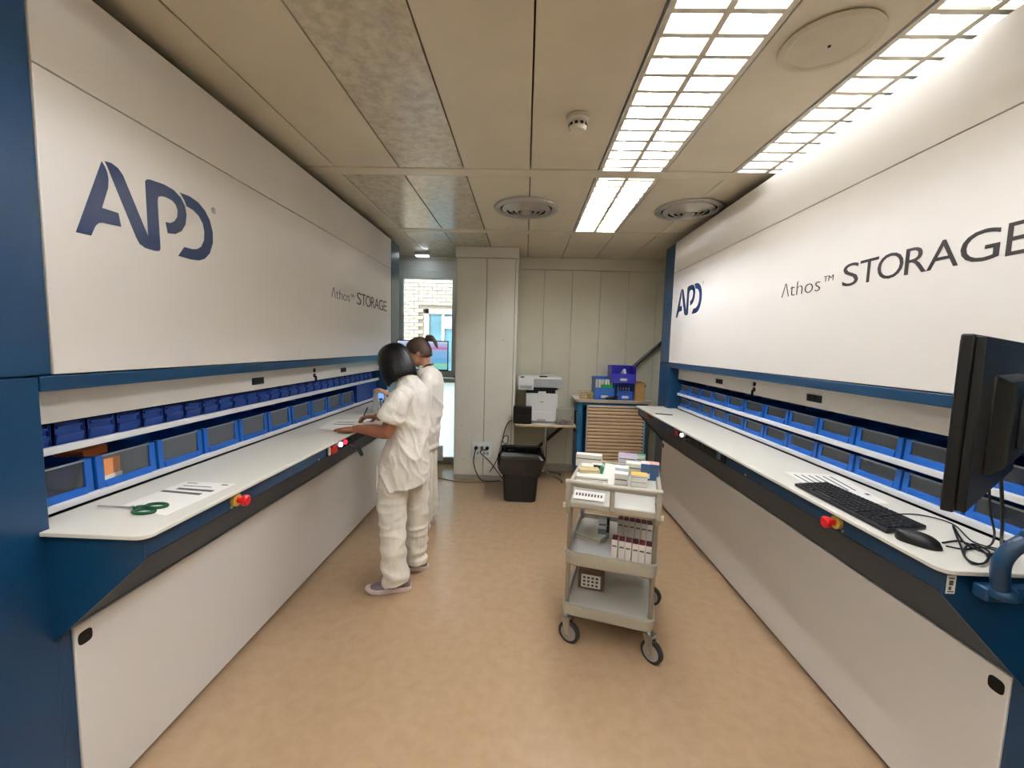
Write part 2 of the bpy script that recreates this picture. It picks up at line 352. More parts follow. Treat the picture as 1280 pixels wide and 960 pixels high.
def machine(s, Xf, label, Yn, Yf_board, Yf_panel, Yc, open_n, open_f, logoY, textY, end_text):
    """s: side (-1 left, 1 right); Xf: |X| of the front plane; local depth d > 0 goes into the machine"""
    Xw = lambda d: s*(Xf+d)
    def B(d0, d1, y0, y1, z0, z1, mb=None): return (mb or MB()).box(Xw(d0), Xw(d1), y0, y1, z0, z1)
    t = thing('storage_machine', label, 'storage machine', (s*(Xf+.4), 2.75, 0))
    c0 = Yn-.31
    # columns
    for nm, y0, y1, z0, z1 in (('column', c0, open_n, .0, 1.474), ('column', c0, Yn-.004, 1.478, 2.655), ('column', open_f, Yc, 0, 1.474), ('column', Yf_board+.016, Yc, 1.478, 2.655)):
        B(0, .9, y0, y1, z0, z1).build(nm, M_blue, t, bevel=.004)
    B(.004, .03, open_n, Yn, 0, 1.01).build('jamb', M_blue, t)
    B(.004, .03, Yf_panel, open_f+.01, 0, 1.01).build('jamb', M_blue, t)
    # boards
    B(-.002, .02, Yn, Yf_board, 1.479, 2.357).build('front_panel', M_lam, t, bevel=.0025)
    B(-.002, .02, Yn, Yf_board, 2.361, 2.655).build('front_panel', M_lam, t, bevel=.0025)
    B(.02, .9, Yn, Yf_board+.016, 1.43, 2.65).build('upper_body', M_dark, t)
    B(-.004, .02, open_n+.001, open_f-.001, 1.43, 1.475).build('rail', M_blue, t, bevel=.003)
    B(-.002, .02, Yn+.002, Yf_panel, .022, .673).build('lower_panel', M_lam, t, bevel=.0025)
    B(.03, .9, open_n, open_f, 0, 1.0).build('lower_body', M_dark, t)
    for yy, sg in ((Yn+.034, 1), (Yf_panel-.034, -1)):
        m = MB(); pts = []
        for k in range(20):
            a = 2*PI*k/20; pts.append((Xw(-.0035), yy+.022*math.copysign(abs(math.cos(a))**.6, math.cos(a)), .622+.022*math.copysign(abs(math.sin(a))**.6, math.sin(a))))
        m.prism(pts, (s*.004, 0, 0)).build('latch', M_dark, t)
    # recess: back, shutter, shelves
    B(.42, .9, open_n, open_f, 1.0, 1.43).build('recess_back', M_void, t)
    B(.085, .10, open_n+.004, open_f-.004, 1.318, 1.43).build('shutter', M_lam, t, bevel=.002)
    B(.10, .41, open_n, open_f, 1.40, 1.43).build('recess_roof', M_void, t)
    for zz, in ((1.232 if s < 0 else 1.172,),):
        B(.10, .41, open_n+.002, open_f-.002, zz-.012, zz).build('shelf', M_alu, t)
        B(.085, .105, open_n+.002, open_f-.002, zz-.016, zz+.008).build('shelf_lip', M_alu, t, bevel=.003)
    B(.115, .41, open_n+.002, open_f-.002, 1.022, 1.036).build('shelf', M_alu, t)
    B(.10, .12, open_n+.002, open_f-.002, 1.022, 1.046).build('shelf_lip', M_alu, t, bevel=.003)
    # counter with fascia, sloped underside, end cheeks
    ov = -.32 if s < 0 else -.288
    zc = 1.02; yn, yf = (1.128, 4.34) if s < 0 else (1.125, 4.325)
    pts = []
    for (cx, cy, a0) in ((ov+.035, yn+.035, 180), (.085, yn, None), (.085, yf, None), (ov+.035, yf-.035, 90)):
        if a0 is None: pts.append((cx, cy))
        elif a0 == 180: pts += [(cx+.035*math.cos(math.radians(a)), cy+.035*math.sin(math.radians(a))) for a in range(180, 271, 15)]
        else: pts += [(cx+.035*math.cos(math.radians(a)), cy+.035*math.sin(math.radians(a))) for a in range(90, 181, 15)]
    cn = []
    for d, y in pts:
        if d > 0 and y == yn: cn += [(-.001, yn), (-.001, open_n+.003), (.085, open_n+.003)]
        elif d > 0: cn += [(.085, open_f-.003), (-.001, open_f-.003), (-.001, yf)] if yf > open_f else [(d, yf)]
        else: cn.append((d, y))
    MB().prism([(Xw(d), y, zc-.013) for d, y in cn], (0, 0, .013)).build('counter', M_cnt, t, bevel=.002)
    B(.0, .10, open_n+.004, open_f-.004, .95, zc-.014).build('counter_support', M_void, t)
    fx = ov+.028
    B(fx, fx+.03, yn+.026, yf-.026, .942, zc-.0135).build('fascia', M_blue, t, bevel=.003)
    MB().prism([(Xw(fx+.006), yn+.028, .938), (Xw(-.001), yn+.028, .680), (Xw(-.001), yn+.028, .70), (Xw(fx+.03), yn+.028, .938)], (0, yf-yn-.056, 0)).build('sloped_underside', M_slate, t)
    for y in (yn+.018, yf-.027):
        MB().prism([(Xw(fx-.002), y, zc-.0135), (Xw(fx-.002), y, .935), (Xw(-.001), y, .665), (Xw(-.001), y, zc-.0135)], (0, .009, 0)).build('end_cheek', M_blue, t, bevel=.001)
    for y in (1.52, 2.2, 3.4): MB().lathe([(.007, 0), (.006, -.003*s)], (Xw(fx)-s*0, y, .952), 'X', 10).build('bolt', M_steel, t, smooth=True)
    # emergency stop
    ye = at(300, 623, X=-1.09).y if s < 0 else at(1040, 655, X=1.17).y
    q = MB().lathe([(.024, 0), (.024, -.014*s), (.018, -.016*s)], (Xw(fx), ye, .975), 'X', 20).build('stop_collar', M_yel, t, smooth=True)
    MB().lathe([(.011, -.014*s), (.011, -.034*s), (.021, -.038*s), (.022, -.05*s), (.015, -.056*s)], (Xw(fx), ye, .975), 'X', 20).build('stop_button', M_red, q, smooth=True)
    # control strip
    if s < 0: y0, y1 = 2.29, 2.86
    else: y0, y1 = 2.42, 3.22
    q = B(fx-.006, fx+.002, y0, y1, .945, 1.003).build('control_strip', M_dark, t, bevel=.002)
    if s < 0:
        B(fx-.03, fx-.004, y0+.02, y0+.085, .952, .996).build('stop_block', mat('red_control', '#b01a1c', .4), q, bevel=.006)
        B(fx-.018, fx-.004, y0+.005, y0+.014, .95, .998).build('cream_edge', M_det, q)
        MB().lathe([(.014, 0), (.014, -.012*s), (.008, -.016*s)], (Xw(fx-.006), y0+.16, .977), 'X', 16).build('white_lamp', emit_mat('white_indicator', '#f4f2ff', 3), q, smooth=True)
        MB().lathe([(.014, 0), (.014, -.012*s), (.008, -.016*s)], (Xw(fx-.006), y0+.225, .977), 'X', 16).build('red_lamp', emit_mat('red_indicator', '#ff2440', 2.2), q, smooth=True)
        MB().lathe([(.014, 0), (.014, -.012*s), (.008, -.016*s)], (Xw(fx-.006), y0+.31, .977), 'X', 16).build('green_switch', mat('dark_green', '#183c2c', .4), q, smooth=True)
        p = at(437, 562, X=Xw(fx)); MB().tube([(Xw(fx-.0), p.y, .938), (Xw(fx-.05), p.y+.01, .925), (Xw(fx-.06), p.y+.05, .86)], [.014, .016, .012], 10).build('lever', mat('charcoal_plastic', '#33363a', .4), q, smooth=True)
    else:
        B(fx-.03, fx-.004, y1-.07, y1-.02, .952, .996).build('stop_block', mat('dark_red_control', '#7c1418', .4), q, bevel=.006)
        MB().lathe([(.014, 0), (.014, -.012*s), (.008, -.016*s)], (Xw(fx-.006), y1-.14, .977), 'X', 16).build('white_lamp', emit_mat('white_indicator', '#f4f2ff', 3), q, smooth=True)
        for k, yy in enumerate((y1-.22, y1-.30, y1-.44, y1-.52)): MB().lathe([(.013, 0), (.013, -.010*s), (.007, -.014*s)], (Xw(fx-.006), yy, .977), 'X', 14).build('switch', mat('charcoal_plastic', '#33363a', .4), q, smooth=True)
        MB().tube([(Xw(fx-.006), y1-.24, .97), (Xw(fx-.04), y1-.25, .965)], .004, 8).build('key', M_steel, q)
        B(fx-.014, fx-.004, y0+.05, y0+.09, .955, .995).build('socket_plate', mat('blue_grey_plastic', '#5e7181', .4), q, bevel=.003)
        for k in range(2): B(fx-.012, fx-.002, 3.84+.07*k, 3.88+.07*k, .965, .995).build('red_mark', mat('dull_red', '#8c3a30', .5), t, bevel=.002)
    # shutter fittings
    ds = ((2.226, 2.326), (3.326, 3.425)) if s < 0 else ((2.18, 2.29), (3.262, 3.372))
    for a, b in ds:
        q = B(.080, .088, a, b, 1.349, 1.386).build('display_slot', M_dark, t, bevel=.002)
        for k in range(3): B(.0785, .081, a+.012+k*(b-a-.02)/3, a+.012+k*(b-a-.02)/3+.02, 1.357, 1.378).build('display_window', M_void, q)
    yk = 2.902 if s < 0 else 2.813
    for z in (1.391, 1.355): MB().lathe([(.015, 0), (.015, -.006*s), (.009, -.008*s)], (Xw(.086), yk, z), 'X', 16).build('key_lock', M_dark, t, smooth=True)
    B(.066, .08, yk-.002, yk+.002, 1.312, 1.352).build('hanging_key', M_dark, t)
    # lettering on the board
    xo = -.0022
    sgn = -s            # text runs +Y on the left wall, -Y on the right wall
    names = ('letter_a', 'letter_p', 'letter_d')
    for nm, uv in zip(names, LOGO_UV):
        pts = [(Xw(xo), logoY + sgn*u, z) for u, z in uv]
        MB().prism(pts, (-s*.0012, 0, 0)).build('logo_'+nm, M_logo, t)
    uc = logoY + sgn*.585; m = MB()
    ring = [[(Xw(xo), uc+r*math.cos(2*PI*k/20), 2.163+r*math.sin(2*PI*k/20)) for k in range(20)] for r in (.013, .0108)]
    m.add(ring[0]+ring[1], [(k, (k+1) % 20, 20+(k+1) % 20, 20+k) for k in range(20)])
    vs_, fs = text_mesh('R'); m.add([(Xw(xo), uc+sgn*(v[0]-.5)*.011, 2.156+v[1]*.014) for v in vs_], fs)
    m.xf(Matrix.Translation((-s*.0012, 0, 0))).build('logo_registered_mark', M_text, t)
    def word(txt, ya, yb, za, zb, thin, nm):
        vs_, fs = text_mesh(txt, thin)
        MB().add([(Xw(xo)-s*.0012*v[2], ya+(yb-ya)*v[0], za+(zb-za)*v[1]) for v in vs_], fs).build(nm, M_text, t)
    y = textY
    word('\u039b', y, y+sgn*.066, 1.916, 1.989, -.018, 'lettering_athos')
    word('thos', y+sgn*.075, y+sgn*.31, 1.915, 1.986, -.018, 'lettering_athos')
    word('TM', y+sgn*.33, y+sgn*.395, 1.953, 1.980, -.012, 'lettering_tm')
    for ch, u0, u1 in (('S', 0, .118), ('T', .126, .248), ('O', .246, .400), ('R', .410, .527), ('A', .527, .672), ('G', .676, .829)):
        o_ = .0015 if ch in 'SOG' else 0
        word(ch, y+sgn*(.455+.768*u0), y+sgn*(.455+.768*u1), 1.912-o_, 2.010+o_, -.004, 'lettering_storage')
    e0 = y+sgn*(.455+.768*.852); ex = [(0, 0), (.088, 0), (.088, .0115), (.014, .0115), (.014, .0435), (.080, .0435), (.080, .055), (.014, .055), (.014, .0865), (.086, .0865), (.086, .098), (0, .098)]
    MB().prism([(Xw(xo), e0+sgn*u, 1.912+v) for u, v in ex], (-s*.0012, 0, 0)).build('lettering_storage', M_text, t)
    return t
mL = machine(-1, 1.405, 'white and blue storage wall on the left where two women work', 1.197, 4.335, 4.29, 4.62, 1.158, 4.22, 1.284, 2.996, None)
mR = machine(1, 1.453, 'white and blue storage wall on the right behind the keyboard', 1.18, 4.245, 4.29, 4.52, 1.10, 4.20, 4.12, 2.451, None)
# blue block closing the far end of the left opening
MB().box(-1.405-.105, -1.405-.40, 3.70, 4.20, 1.048, 1.212).build('end_block', M_bin2, mL, bevel=.004)

# ------------------------------------------------------------------ bins
def big_bin(h):
    t = thing('storage_bin', 'bin', 'storage bin', (0, 0, 0))        # local: x depth (into the shelf), y width, z height
    W, D = .119, .26
    b = MB().box(0, D, -W, W, 0, .004).box(D-.004, D, -W, W, 0, h).box(.02, D, -W, -W+.004, 0, h).box(.02, D, W-.004, W, 0, h)
    for s in (-1, 1):
        b.prism([(0, s*W, 0), (0, s*(W-.026), 0), (.006, s*(W-.026), h), (.006, s*W, h)], (.022, 0, 0))
    b.prism([(-.006, -W+.026, .004), (.0, -W+.026, .034), (.014, -W+.026, .034), (.014, -W+.026, .004)], (0, 2*W-.052, 0))
    b.build('tub', M_bin, t, world=False, bevel=.002)
    MB().box(-.004, .004, -W+.05, W-.05, .006, .014).build('grip_slot', M_bin2, t, world=False)
    MB().box(.008, .011, -W+.024, W-.024, .033, h-.006).build('front_window', M_pane, t, world=False)
    MB().box(.006, .013, -W+.024, W-.024, h-.006, h).build('window_edge', mat('clear_plastic_edge', '#8f979c', .3), t, world=False)
    return t
def place(o, s, X, Y, Z, label, group):
    o.location = (X, Y, Z); o.rotation_euler = (0, 0, PI if s < 0 else 0); tag(o, label, 'storage bin', group); return o
pb1, pb2 = big_bin(.128), big_bin(.092)
f1 = f2 = True
nL = [1.28 + .2515*k for k in range(10)]
for k, y in enumerate(nL):
    o = pb1 if k == 0 else copy_tree(pb1)
    place(o, -1, -1.405-.115, y, 1.0462 if 0 else 1.0365, 'blue clear-fronted bin, %s from the scissors end of the left lower shelf' % ORD[k], 'clear-fronted bins on the left lower shelf')
nR = [4.115 - .2505*k for k in range(12)]
for k, y in enumerate(nR):
    o = pb2 if k == 0 else copy_tree(pb2)
    place(o, 1, 1.453+.115, y, 1.1725, 'blue clear-fronted bin, %s from the window end of the right upper shelf' % ORD[k], 'clear-fronted bins on the right upper shelf')
for k, y in enumerate(nR):
    o = copy_tree(pb2)
    place(o, 1, 1.453+.122, y, 1.0365, 'blue clear-fronted bin, %s from the window end of the right lower shelf' % ORD[k], 'clear-fronted bins on the right lower shelf')
def small_bin():
    t = thing('storage_bin', 'bin', 'storage bin')
    W, D, h = .0505, .26, .075
    b = MB().box(0, D, -W, W, 0, .003).box(D-.003, D, -W, W, 0, h).box(0, D, -W, -W+.003, 0, h).box(0, D, W-.003, W, 0, h)
    b.prism([(.004, -W, 0), (-.004, -W, .036), (0, -W, .040), (.006, -W, .040), (.006, -W, h), (.010, -W, h), (.010, -W, 0)], (0, 2*W-.018, 0))
    b.build('tub', M_bin2, t, world=False, bevel=.0015)
    MB().box(-.004, .006, -W+.006, W-.02, .058, .066).build('front_ledge', M_bin2, t, world=False, bevel=.001)
    return t
ps = small_bin()
for k in range(28):
    o = ps if k == 0 else copy_tree(ps)
    place(o, -1, -1.405-.112, 1.216+.1045*k, 1.2325, 'narrow dark blue bin, %s from the scissors end of the left upper shelf' % ORD[k], 'narrow bins on the left upper shelf')
# things inside bins
def carton(name, label, cat, c, sx, sy, sz, rz, body, top=None, stripe=None, group=None, rx=0, lid=None):
    """printed carton standing at c: box with tuck flap line, coloured top and side band"""
    t = thing(name, label, cat, c, rz, group)
    m = MB().box(-sx/2, sx/2, -sy/2, sy/2, 0, sz)
    m.build('carton', mat('card_'+body, '#'+body, .55, var=.03), t, world=False, bevel=.0012)
    if top: MB().box(-sx/2+.001, sx/2-.001, -sy/2+.001, sy/2-.001, sz, sz+.0008).build('printed_top', mat('card_'+top, '#'+top, .5, var=.04), t, world=False)
    if stripe:
        MB().box(-sx/2-.0006, sx/2+.0006, -sy/2-.0006, sy/2+.0006, sz*.12, sz*.42).build('printed_band', mat('card_'+stripe, '#'+stripe, .5, var=.05), t, world=False)
    MB().box(-sx/2+.004, sx/2-.004, -sy/2-.0008, -sy/2+.0002, sz*.62, sz*.70).build('print_line', M_ink, t, world=False)
    return t
carton('medicine_carton', 'orange and white carton standing in a bin near the scissors', 'carton', (-1.558, 1.475, 1.042), .06, .075, .105, .1, 'dc8f58', 'd88038', 'efe6d8')
carton('medicine_carton', 'orange carton lying on top in a bin near the scissors', 'carton', (-1.64, 1.47, 1.148), .09, .12, .03, .25, 'c26a30', 'd88038')
carton('medicine_carton', 'low white carton in the bin beside the orange cartons', 'carton', (-1.60, 2.0, 1.042), .07, .07, .035, .1, 'ded6c4')
for k, (y, hx) in enumerate(((2.50, .10), (2.85, .07), (3.30, .09), (3.52, .08))):
    carton('medicine_carton', ['tall cream carton tilted in a bin halfway along the left counter', 'grey carton in a left lower bin past the tall cream carton', 'pale green and white carton in a far left lower bin', 'dull grey carton in the last left lower bin'][k], 'carton', (-1.575, y, 1.042), .05, .07+.02*(k == 0), hx, .2, ['e4e0d4', 'a9a8a4', 'cfdccb', '9b9a98'][k], stripe=['d9d2c0', '7d8284', '83a889', '80807e'][k])
for k, (y, z, c) in enumerate(((2.36, 1.1775, 'c9c5bc'), (1.86, 1.1775, 'd6d3cb'), (3.36, 1.1775, 'b47a52'), (3.86, 1.1775, 'd8d4c8'), (1.86, 1.0415, 'dcd8cf'), (1.61, 1.0415, 'c4bfb4'), (1.61, 1.1775, 'dad5ca'))):
    carton('medicine_carton', ['pale grey carton in a right upper bin beyond the paper', 'white carton in a right upper bin above the keyboard', 'brown carton in a right upper bin at the far part', 'white carton in a right upper bin near the window end', 'white carton in a right lower bin beside the printed paper', 'beige carton in a right lower bin next to the monitor', 'white carton in a right upper bin next to the monitor'][k], 'carton', (1.66, y, z), .10, .15, .045, 0, c)

# ================================================================== COUNTER ITEMS, LEFT
ZT = 1.02
def sheet(name, label, cat, corners, bars, z=ZT, th=.0008, skew=None):
    t = thing(name, label, cat, (sum(c[0] for c in corners)/4, sum(c[1] for c in corners)/4, z))
    MB().prism([(x, y, z+.0004) for x, y in corners], (0, 0, th)).build('page', M_paper, t)
    a, b, c, d = [Vector(q) for q in corners]
    for u0, u1, v0, v1 in bars:
        q = lambda u, v: (a*(1-u)*(1-v)+b*u*(1-v)+c*u*v+d*(1-u)*v)
        MB().prism([(*q(u, v), z+.0006+th) for u, v in ((u0, v0), (u1, v0), (u1, v1), (u0, v1))], (0, 0, .0003)).build('print_bar', M_ink, t)
    return t
def A2(x, y, Z=ZT): p = at(x, y, Z=Z); return (p.x, p.y)
sheet('paper_sheet', 'white sheet with grey printed bars under the scissors', 'paper', [A2(207, 645), A2(296, 605), A2(232, 602), A2(148, 634)], [(.56, .62, .2, .98), (.68, .74, .12, .82), (.82, .84, .3, .85), (.92, .95, .1, .22), (.93, .95, .7, .9)])
# scissors
t = thing('scissors', 'open-handled scissors with dark green grips on the left counter', 'scissors', (*A2(160, 636), ZT))
tip = Vector((*A2(122, 634.5), ZT+.006)); piv = Vector((*A2(166, 636.5), ZT+.006))
dr = (tip-piv).normalized(); pr = Vector((-dr.y, dr.x, 0))
for s in (1, -1):
    MB().prism([piv+pr*.009*s-dr*.03, piv+pr*.004*s+dr*.02, tip+pr*.0008*s, tip, piv-pr*.004*s+dr*.02, piv-pr*.006*s-dr*.02], (0, 0, .0015*s)).build('blade', M_steel, t)
    c = piv - dr*.062 + pr*.024*s; L = []
    for k in range(17):
        a = 2*PI*k/16; L.append(c + dr*.034*math.cos(a) + pr*.019*math.sin(a))
    gr = MB().tube(L, .0055, 8, cap=False); gr.tube([piv-dr*.01+pr*.004*s, piv-dr*.03+pr*.012*s], .006, 8).build('grip', mat('green_grip', '#0f4a2c', .35), t, smooth=True)
MB().lathe([(.005, 0), (.005, .005), (.003, .006)], piv, n=12).build('pivot', M_steel, t)
sheet('paper_sheet', 'open white pages under the hand of the woman with the bob', 'paper', [A2(398, 536), A2(440, 540), A2(462, 524), A2(418, 525)], [(.2, .8, .45, .5), (.2, .7, .65, .69)], th=.003)
sheet('paper_sheet', 'small white sheet by the pen of the woman with the bob', 'paper', [A2(442, 532), A2(480, 531), A2(486, 520), A2(452, 522)], [(.2, .8, .4, .45)], th=.002)

# ================================================================== COUNTER ITEMS, RIGHT
sheet('paper_sheet', 'white sheet with grey printed bars above the keyboard', 'paper', [A2(980, 590), A2(1044, 626), A2(1112, 630), A2(1046, 594)], [(.10, .62, .10+.135*k, .135+.135*k) for k in range(6)] + [(.7, .76, .86, .93)])
t = thing('keyboard', 'black full-size keyboard lying along the right counter edge', 'keyboard', (1.283, 1.607, ZT), 0)
kb = [Vector(A2(993, 608)), Vector(A2(1034, 606.5)), Vector(A2(1158, 662)), Vector(A2(1108, 668))]
MB().prism([(v.x, v.y, ZT+.0022) for v in kb], (0, 0, .0126)).build('case', M_dark, t, bevel=.003)
M_key = mat('black_key', '#1b1b1d', .5)
def kq(u, v): return kb[0]*(1-u)*(1-v)+kb[3]*u*(1-v)+kb[2]*u*v+kb[1]*(1-u)*v
def key(u0, u1, v0, v1):
    e = .0025
    pts = [kq(u0+e, v0+e*3), kq(u1-e, v0+e*3), kq(u1-e, v1-e*3), kq(u0+e, v1-e*3)]; c = sum(pts, Vector((0, 0)))/4
    top = [c+(p-c)*.8 for p in pts]
    MB().loft([[Vector((p.x, p.y, ZT+.0148)) for p in pts], [Vector((p.x, p.y, ZT+.020)) for p in top]]).build('key', M_key, t)
for r in range(6):
    v0 = .06+r*.15
    n0 = 15 if r else 13
    for k in range(15):
        if r == 0 and 4 <= k <= 8: 
            if k == 4: key(.02+.0455*4, .02+.0455*9, v0, v0+.135)
            continue
        key(.02+.0455*k, .02+.0455*(k+1), v0, v0+.135)
    for k in range(3):
        if r in (1, 2) and k != 1 and r == 1: continue
        key(.715+.0315*k, .715+.0315*(k+1), v0, v0+.135)
    if r < 5:
        for k in range(4): key(.825+.040*k, .825+.040*(k+1), v0, v0+.135)
t = thing('mouse', 'black computer mouse at the near end of the keyboard', 'mouse', (1.245, 1.287, ZT))
mv = Vector(A2(1181, 690)) - Vector(A2(1116, 670)); ang = math.atan2(mv.y, mv.x); mc = (Vector(A2(1181, 690))+Vector(A2(1116, 670)))/2
R_ = Euler((0, 0, ang)).to_matrix()
mm = MB(); rings = []
for i in range(13):
    u = -1+2*i/12; wv = .031*math.sqrt(max(1-abs(u)**3.2, .02)); hv = .004+.033*math.sqrt(max(1-(abs(u+.12)/1.12)**2.4, .01)); ring = []
    for k in range(16):
        a = PI*k/15; ring.append(Vector((mc.x, mc.y, ZT+.001)) + R_ @ Vector((u*.055, wv*math.cos(a), hv*math.sin(a)**.8)))
    rings.append(ring)
mm.loft(rings).build('shell', M_dark, t, smooth=True)
MB().obox(Vector((mc.x, mc.y, ZT+.0335)) - R_ @ Vector((.028, 0, .004)), .014, .006, .006, ang).build('wheel', M_key, t, bevel=.002)
def cable(name, label, pts, r=.003, m=None, cat='cable', sub=6):
    P = [Vector(p) for p in pts]; out = []
    for i in range(len(P)-1):
        p0, p1, p2, p3 = P[max(i-1, 0)], P[i], P[i+1], P[min(i+2, len(P)-1)]
        for k in range(sub):
            s = k/sub; out.append(.5*((2*p1)+(-p0+p2)*s+(2*p0-5*p1+4*p2-p3)*s*s+(-p0+3*p1-3*p2+p3)*s**3))
    out.append(P[-1]); return tag(MB().tube(out, r, 7).build(name, m or M_dark, None, smooth=True), label, cat)
def zc_(x, y, h=.004): return (*A2(x, y), ZT+h)
cable('cable', 'thin black keyboard cable looping towards the monitor', [zc_(1118, 644), zc_(1150, 645), zc_(1190, 656), zc_(1215, 678), zc_(1245, 687), zc_(1262, 690)], .0022)
cable('cable', 'bundled black cable coiled beside the mouse', [zc_(1178, 680), zc_(1200, 678), zc_(1228, 690), zc_(1234, 704, .006), zc_(1215, 707, .006), zc_(1204, 693, .008), zc_(1214, 684, .010), zc_(1236, 694, .010), zc_(1228, 708, .008), zc_(1208, 702, .008), zc_(1200, 686, .012), zc_(1190, 668, .03), zc_(1206, 685, .014), zc_(1240, 698, .008)], .0028)
cable('cable', 'black cable end trailing from the coil to the blue arm', [zc_(1182, 684), zc_(1205, 688), zc_(1230, 686), zc_(1250, 692), zc_(1266, 700), zc_(1272, 694)], .0025)
tag(MB().tube([zc_(819, 517.5, .005), zc_(841, 519.5, .005)], [.004, .005], 8).build('pen', M_dark, None, smooth=True), 'dark pen lying at the far end of the right counter', 'pen')

# ================================================================== MONITORS
M_scr = None
def monitor(name, label, center, rz, screen, tilt=0):
    """local: screen faces -Y, x to its right"""
    t = thing(name, label, 'monitor', center, rz)
    W, H = .272, .160
    MB().box(-W, W, -.012, .006, -H, H).build('bezel', M_dark, t, world=False, bevel=.003)
    MB().box(-W+.010, W-.010, -.0135, -.011, -H+.016, H-.010).build('screen', screen, t, world=False)
    MB().prism([(-W+.004, .006, -H+.004), (W-.004, .006, -H+.004), (W-.004, .006, H-.004), (-W+.004, .006, H-.004)], (0, .014, 0)).build('back_cover', M_dark, t, world=False, bevel=.002)
    r0 = [Vector((x*.16, .018, z*.10-.01)) for x, z in ((-1, -1), (1, -1), (1, 1), (-1, 1))]; r1 = [Vector((x*.13, .046, z*.08-.01)) for x, z in ((-1, -1), (1, -1), (1, 1), (-1, 1))]
    MB().loft([r0, r1]).build('rear_bulge', M_dark, t, world=False, bevel=.008)
    MB().box(-.05, .05, .046, .056, -.06, .04).build('mount_plate', mat('dark_grey_metal', '#26282b', .4), t, world=False, bevel=.002)
    MB().box(-.245, -.225, -.014, -.011, -H+.004, -H+.010).build('power_light', emit_mat('blue_led', '#3050ff', 4), t, world=False)
    return t
# screen pictures: procedural bands
def screen_mat():
    m = bpy.data.materials.new('lit_screen'); m.use_nodes = True; nt = m.node_tree; nt.nodes.clear()
    out = nt.nodes.new('ShaderNodeOutputMaterial'); e = nt.nodes.new('ShaderNodeEmission'); tc = nt.nodes.new('ShaderNodeTexCoord')
    sp = nt.nodes.new('ShaderNodeSeparateXYZ'); nt.links.new(tc.outputs['Generated'], sp.inputs[0])
    rp = nt.nodes.new('ShaderNodeValToRGB'); rp.color_ramp.interpolation = 'CONSTANT'
    cols = [(0, '#8fe0d8'), (.10, '#9ae6c0'), (.22, '#7cc0ee'), (.42, '#8cc8f4'), (.62, '#a8c2f2'), (.72, '#d08ab8'), (.80, '#c8b4e6'), (.86, '#b2ccf4'), (.93, '#d6e2fa')]
    el = rp.color_ramp.elements
    while len(el) < len(cols): el.new(.5)
    for q, (ps_, c) in zip(el, cols): q.position = ps_; q.color = (*lin(c), 1)
    nt.links.new(sp.outputs['Z'], rp.inputs[0]); nt.links.new(rp.outputs[0], e.inputs[0]); e.inputs[1].default_value = .55
    nt.links.new(e.outputs[0], out.inputs[0]); return m
monL = monitor('monitor', 'lit monitor with blue and pink screen behind the women', (-1.085, 4.40, 1.475), math.radians(4), screen_mat())
pa, pb = at(1213, 419, Y=.75), at(1273, 429, Y=1.07)
dv = (pa-pb); dv.z = 0
cR = (pa+pb)/2; rzR = math.atan2(dv.y, dv.x)
monR = monitor('monitor', 'black monitor seen from behind at the right edge', (cR.x, cR.y, 1.483), rzR, mat('dark_screen', '#101418', .2))
def spline(pts, sub=6):
    P = [Vector(p) for p in pts]; out = []
    for i in range(len(P)-1):
        p0, p1, p2, p3 = P[max(i-1, 0)], P[i], P[i+1], P[min(i+2, len(P)-1)]
        for k in range(sub):
            q = k/sub; out.append(.5*((2*p1)+(-p0+p2)*q+(2*p0-5*p1+4*p2-p3)*q*q+(-p0+3*p1-3*p2+p3)*q**3))
    return out + [P[-1]]
# right arm: rises beside the counter's near cheek, bends to the right and up to the monitor
pR = [at(1254, 742, Y=1.08), at(1250, 724, Y=1.07), at(1252, 703, Y=1.06), at(1264, 687, Y=1.055), at(1282, 677, Y=1.05), at(1305, 667, Y=1.04), Vector((1.46, .98, 1.19)), Vector((1.47, .95, 1.40))]
aR = MB().tube(spline(pR), .019, 16).build('monitor_arm', M_blue, mR, smooth=True)
MB().box(pR[0].x-.035, pR[0].x+.10, 1.085, 1.125, pR[0].z-.03, pR[0].z+.008).lathe([(.030, -.012), (.034, .0), (.028, .012), (.02, .02)], pR[0], n=20).build('arm_bracket', M_blue, aR, bevel=.006)
bk = Vector((cR.x, cR.y, 1.477))
back_dir = Euler((0, 0, rzR)).to_matrix() @ Vector((0, 1, 0))
jp = bk + back_dir*.057
MB().tube([jp, jp+back_dir*.06], .022, 12).tube([jp+back_dir*.06+Vector((0, 0, -.09)), jp+back_dir*.06+Vector((0, 0, .05))], .02, 12).tube([jp+back_dir*.06+Vector((0, 0, -.06)), Vector((1.30, .72, 1.40)), Vector((1.47, .95, 1.38))], .018, 12).build('swivel', M_dark, aR, smooth=True)
MB().tube([jp+back_dir*.03+Vector((0, 0, -.05)), jp+back_dir*.05+Vector((.03, 0, -.12)), jp+back_dir*.02+Vector((.05, .02, -.16))], .008, 8).build('clamp_lever', M_steel, aR, smooth=True)
aL = MB().tube(spline([(-1.28, 4.365, .985), (-1.28, 4.42, 1.02), (-1.28, 4.45, 1.12), (-1.30, 4.50, 1.25), (-1.30, 4.52, 1.42)]), .024, 14).build('monitor_arm', M_blue, mL, smooth=True)
MB().tube([(-1.30, 4.52, 1.41), (-1.18, 4.52, 1.44), (-1.085, 4.468, 1.465)], .018, 12).build('swivel', M_dark, aL, smooth=True)
